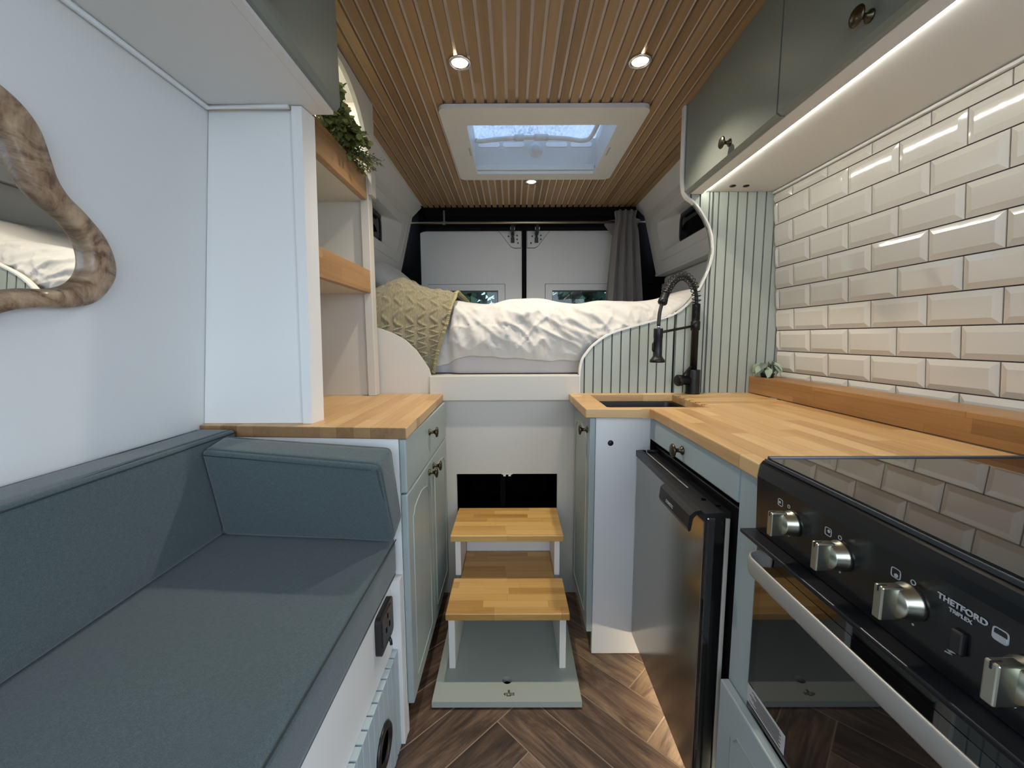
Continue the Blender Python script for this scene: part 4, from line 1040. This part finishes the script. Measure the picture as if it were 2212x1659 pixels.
def blanket():
    nu, nv = 220, 230; P = []; UV = []
    for j in range(nv+1):
        a = j/nv; row = []
        s_ = a                                       # 0 hem at front ... 1 on top of the bed
        for i in range(nu+1):
            q = i/nu
            if a < .46: b = a/.46; z = .893 + (1.085-.893)*b; y = 1.630-.026*math.sin(b*PI*.75)
            xr = -.312 + .085*min(1, a/.62)**1.3 if a < .62 else -.227 + .02*(a-.62)
            if a < .02: xr = -.314
            xl = -.755
            # the lower hem climbs along the left like the cut-out does
            x = xl + (xr-xl)*q
            tz = top_z(x)+.012
            if a < .46: pass
            elif a < .74:
                b = (a-.46)/.28; ang = b*PI/2; y = 1.630-.0184 + .095*(1-math.cos(ang)); z = 1.085+(tz-1.085)*math.sin(ang)
            else:
                b = (a-.74)/.26; y = 1.688+b*.42; z = tz - .012*b*b
            k = min(1, max(0, (a-.46)/.28)); N = Vector((0, -math.cos(k*PI/2), math.sin(k*PI/2)))
            # cable knit: rows of slanting twists
            U = x/.047; Vv = a*.62/.027; cell = math.floor(U); ph = (Vv + (cell % 2)*.5); fu = U-cell-.5; fv = ph-math.floor(ph)-.5
            sl = 1 if (math.floor(ph)+cell) % 2 else -1
            dist = abs(fv - sl*fu*.9); tw = max(0, 1-(dist/.24)**2)*max(0, 1-(abs(fu)/.40)**4)
            f = .0062*tw*(1 if a < .60 else max(0, 1-(a-.60)*3)) + .004*fold(x, a*1.5, 4, 1.1, 2, 3) + (.004 if q > .975 else 0)
            v = Vector((x, y, z)) + N*(.011+f); v.y = max(v.y, 1.5765); row.append(v); UV.append((x*1.0, a*.62))
        P.append(row)
    o = MB().grid(P).obj('knitted_blanket', KNIT, fixn=False, uv=UV)
    m = o.modifiers.new('s', 'SOLIDIFY'); m.thickness = .006; m.offset = -1
    tag(o, 'khaki cable knit blanket draped over the left end of the bed', 'blanket')
    edge = [r[-1]+Vector((.002, -.003, .002)) for r in P]
    rib = MB(); rib.tube(edge[::3]+[edge[-1]], .0055, 8)
    for p, p2 in zip(edge[::2], edge[2::2]):
        rib.tube([p+Vector((-.006, -.004, .002)), p+Vector((.006, -.004, -.001))], .0022, 5, cap=False)
    rib.obj('ribbed_edge', plain('khaki_rib', hexc('A39970'), .95), o)
blanket()
def pillow():
    P = []
    for j in range(21):
        a = -PI/2 + PI*j/20; row = []
        for i in range(41):
            b = 2*PI*i/40; e = .55
            cx = math.copysign(abs(math.cos(b))**e, math.cos(b)); sx = math.copysign(abs(math.sin(b))**e, math.sin(b))
            r = math.cos(a)**.6 if math.cos(a) > 0 else 0
            x, y, z = .10*r*cx, .27*r*sx, .085*math.sin(a)
            row.append(Vector((-.645+x*.75+z*.4, 2.27+y, 1.325+z*.75-x*.6+.01*noise.noise(Vector((x*9, y*9, z*9))))))
        P.append(row)
    o = MB().grid(P).obj('pillow', DUVET); tag(o, 'white pillow propped at the left end of the bed behind the blanket', 'pillow')
pillow()

# curtain and pole
def curtain():
    o = MB().tube([(-.652, 2.668, 1.755), (.838, 2.668, 1.755)], .0075, 12).obj('curtain_pole', GOLDPOLE)
    tag(o, 'slim pale gold curtain pole across the rear doors', 'curtain pole')
    mb = B(-.435, -.425, 2.664, 2.672, 1.763, 1.83, b=.001); mb.tube([(-.43, 2.668, 1.745), (-.43, 2.668, 1.765)], .010, 10); mb.obj('pole_bracket', plain('grey_bracket', hexc('6E6A66'), .5), o)
    P = []; n = 120
    for j in range(31):
        a = j/30; z = 1.815 - .565*a; row = []
        pinch = 1 - .20*math.exp(-((z-1.755)/.04)**2)
        w0 = .066 + .050*a**1.1; c = .700 - .0*a
        for i in range(n+1):
            q = i/n; ph = q*PI*2*3.6
            x = c + (q-.5)*2*w0*pinch + .006*math.sin(ph*2+1); y = 2.628 + (.0245+.006*a)*math.sin(ph+.6*math.sin(a*3)) 
            row.append(Vector((x, y, z)))
        P.append(row)
    o2 = MB().grid(P).obj('curtain', CURT, fixn=False); m = o2.modifiers.new('s', 'SOLIDIFY'); m.thickness = .0015
    tag(o2, 'grey gathered curtain hanging at the right of the rear doors', 'curtain')
    mb = MB(); mb.add([(.775, 2.690, 1.792), (.600, 2.695, 1.770), (.585, 2.695, 1.745), (.655, 2.690, 1.655), (.770, 2.690, 1.70), (.815, 2.690, 1.772)], [(0, 1, 2, 3, 4, 5)])
    o3 = mb.obj('curtain_tail', CURT, o2, fixn=False); m = o3.modifiers.new('s', 'SOLIDIFY'); m.thickness = .0015
curtain()

# ------------------------------------------------------------------ PLANTS
def leaf(mb, T, base, direction, up, L, Wd, tint, round_=False, cup=.15):
    d = Vector(direction).normalized(); u = Vector(up); u = (u-d*u.dot(d)); u = u.normalized() if u.length > 1e-4 else d.orthogonal().normalized(); s_ = d.cross(u)
    prof = [(0, .0), (.12, .35), (.35, .9), (.6, 1.0), (.85, .62), (1, .0)] if round_ else [(0, .0), (.2, .55), (.45, 1.0), (.7, .75), (.88, .35), (1, 0)]
    c = []; l = []; r = []
    for a, w_ in prof:
        p = Vector(base)+d*L*a - u*cup*L*a*a; c.append(p)
        l.append(p+s_*Wd*w_*.5+u*.12*Wd*w_); r.append(p-s_*Wd*w_*.5+u*.12*Wd*w_)
    V = c+l+r; n = len(prof); F = []
    for i in range(n-1): F += [(i, i+1, n+i+1, n+i), (i+1, i, 2*n+i, 2*n+i+1)]
    mb.add(V, F, True); T += [tint]*len(F)
def shelf_plant():
    R_ = random.Random(11)
    t = thing('potted_greenery', 'bushy artificial greenery spilling over the top oak lip of the shelf unit', 'plant', (-.57, 1.28, 1.527))
    MB().lathe([(0, 0), (.035, 0), (.045, .055), (.042, .055), (.036, .048), (0, .048)], (-.585, 1.28, 1.5265), (0, 0, 1), 24).obj('pot', WHITE, t)
    mb = MB(); T = []; st = MB()
    for b in range(135):
        y = 1.07 + .40*R_.random()
        side = R_.random()
        root = Vector((-.575+.03*R_.random(), 1.28+.02*(R_.random()-.5), 1.57))
        up_ = .115*(1-abs((y-1.24)/.26)**1.4) if b % 3 == 0 else .02
        end = Vector((-.512 + .075*R_.random()**.8*(1 if b % 3 else .3), y, 1.605 + up_*(.6+.9*R_.random()) - (.045*R_.random() if y > 1.33 else .0) ))
        mid = root.lerp(end, .5)+Vector((0, 0, .03)); path = [Vector(p) for p in catmull([root, mid, end], 5, False)]
        st.tube(path, .0011, 4)
        small = y > 1.36 or y < 1.12
        n = 26 if small else 12
        for k in range(n):
            f = .35+.65*k/(n-1); p = path[min(int(f*(len(path)-1)), len(path)-1)]
            d = Vector((R_.uniform(-.3, 1), R_.uniform(-1, 1), R_.uniform(-.7, .8)))
            up2 = Vector((R_.uniform(-.3, .3), R_.uniform(-.3, .3), 1))
            j = Vector((R_.uniform(-1, 1), R_.uniform(-1, 1), R_.uniform(-1, 1)))*.007
            if small: leaf(mb, T, p+j, d, up2, R_.uniform(.009, .016), R_.uniform(.004, .007), R_.uniform(.2, .8))
            else: leaf(mb, T, p+j, d, up2, R_.uniform(.017, .027), R_.uniform(.014, .021), R_.random()**1.6, True)
    mb.obj('foliage', LEAFG, t, tint=T, fixn=False, kind='stuff'); st.obj('stems', STEM, t, kind='stuff')
shelf_plant()
def ledge_plant():
    R_ = random.Random(5)
    cx, cy, z = .940, 1.500, .8835
    t = thing('small_potted_plant', 'small silvery leaved plant in a low black pot on the ledge corner', 'plant', (cx, cy, z))
    MB().lathe([(0, 0), (.020, 0), (.024, .014), (.021, .014), (.019, .010), (0, .010)], (cx, cy, z), (0, 0, 1), 20).obj('pot', BLACK, t)
    mb = MB(); T = []; st = MB()
    for k in range(15):
        a = 2*PI*k/15 + R_.uniform(-.2, .2); r = R_.uniform(.010, .030); h = R_.uniform(.022, .052)
        d = Vector((math.cos(a), math.sin(a)*.6, 0)); tip = Vector((cx, cy, z+.010))+d*r+Vector((0, 0, h))
        if tip.y > 1.535: tip.y = 1.535
        st.tube([(cx, cy, z+.010), Vector((cx, cy, z+.010)).lerp(tip, .5)+Vector((0, 0, .006)), tip], .0010, 4)
        L = R_.uniform(.030, .044)
        d2 = d + Vector((0, -.5, -.55)); base = tip
        if (base+d2.normalized()*L).y > 1.540: d2.y = -.4
        if (base+d2.normalized()*L).x > .99: d2.x = .1
        leaf(mb, T, base, d2, (0, -.3, 1), L, R_.uniform(.018, .026), R_.random(), False, .45)
    mb.obj('leaves', LEAFS, t, tint=T, fixn=False); st.obj('stems', STEM, t)
ledge_plant()

# ------------------------------------------------------------------ OUTSIDE
struct(B(-40, 40, -40, 40, -.62, -.60).obj('ground', BOUNCE_GROUND))
def tree(name, x, y, h, cr, n, seed, lb):
    R_ = random.Random(seed)
    t = thing(name, lb, 'tree', (x, y, -.6), 'trees outside the windows')
    st = MB().tube([(x, y, -.6), (x+.1*R_.uniform(-1, 1), y, h*.5), (x+.2*R_.uniform(-1, 1), y, h)], [.14, .10, .04], 8)
    for k in range(9):
        a = R_.uniform(0, 2*PI); z = h*(.25+.08*k); st.tube([(x, y, z), (x+math.cos(a)*cr*.4, y+math.sin(a)*cr*.4, z+.4), (x+math.cos(a)*cr*.8, y+math.sin(a)*cr*.8, z+.6)], [.04, .025, .01], 6)
    st.obj('trunk', BARK, t)
    mb = MB(); T = []
    for k in range(n):
        a = R_.uniform(0, 2*PI); b = math.acos(R_.uniform(-1, 1)); r = R_.random()**.4
        p = Vector((x+cr*r*math.sin(b)*math.cos(a), y+cr*r*math.sin(b)*math.sin(a), h*.52+h*.50*r*math.cos(b)))
        d = Vector((R_.uniform(-1, 1), R_.uniform(-1, 1), R_.uniform(-1, .4))); s_ = R_.uniform(.09, .2); u = d.normalized().orthogonal()*s_*.55; d = d.normalized()*s_
        mb.add([p, p+d*.5+u, p+d, p+d*.5-u], [(0, 1, 2, 3)]); T.append(R_.random()**2)
    mb.obj('foliage', TREEL, t, tint=T, fixn=False, kind='stuff')
TR = [(-1.1, 8.2, 4.4, 1.15, 2300, 'leafy tree seen through the left rear door window'), (1.6, 8.3, 4.4, 1.15, 2300, 'leafy tree seen through the right rear door window'), (4.9, 10.8, 6.2, 1.6, 2400, 'leafy tree seen through the small side window above the right of the bed')]
for i, (x, y, h, cr, n, lb) in enumerate(TR): tree('tree', x, y, h, cr, n, 20+i, lb)
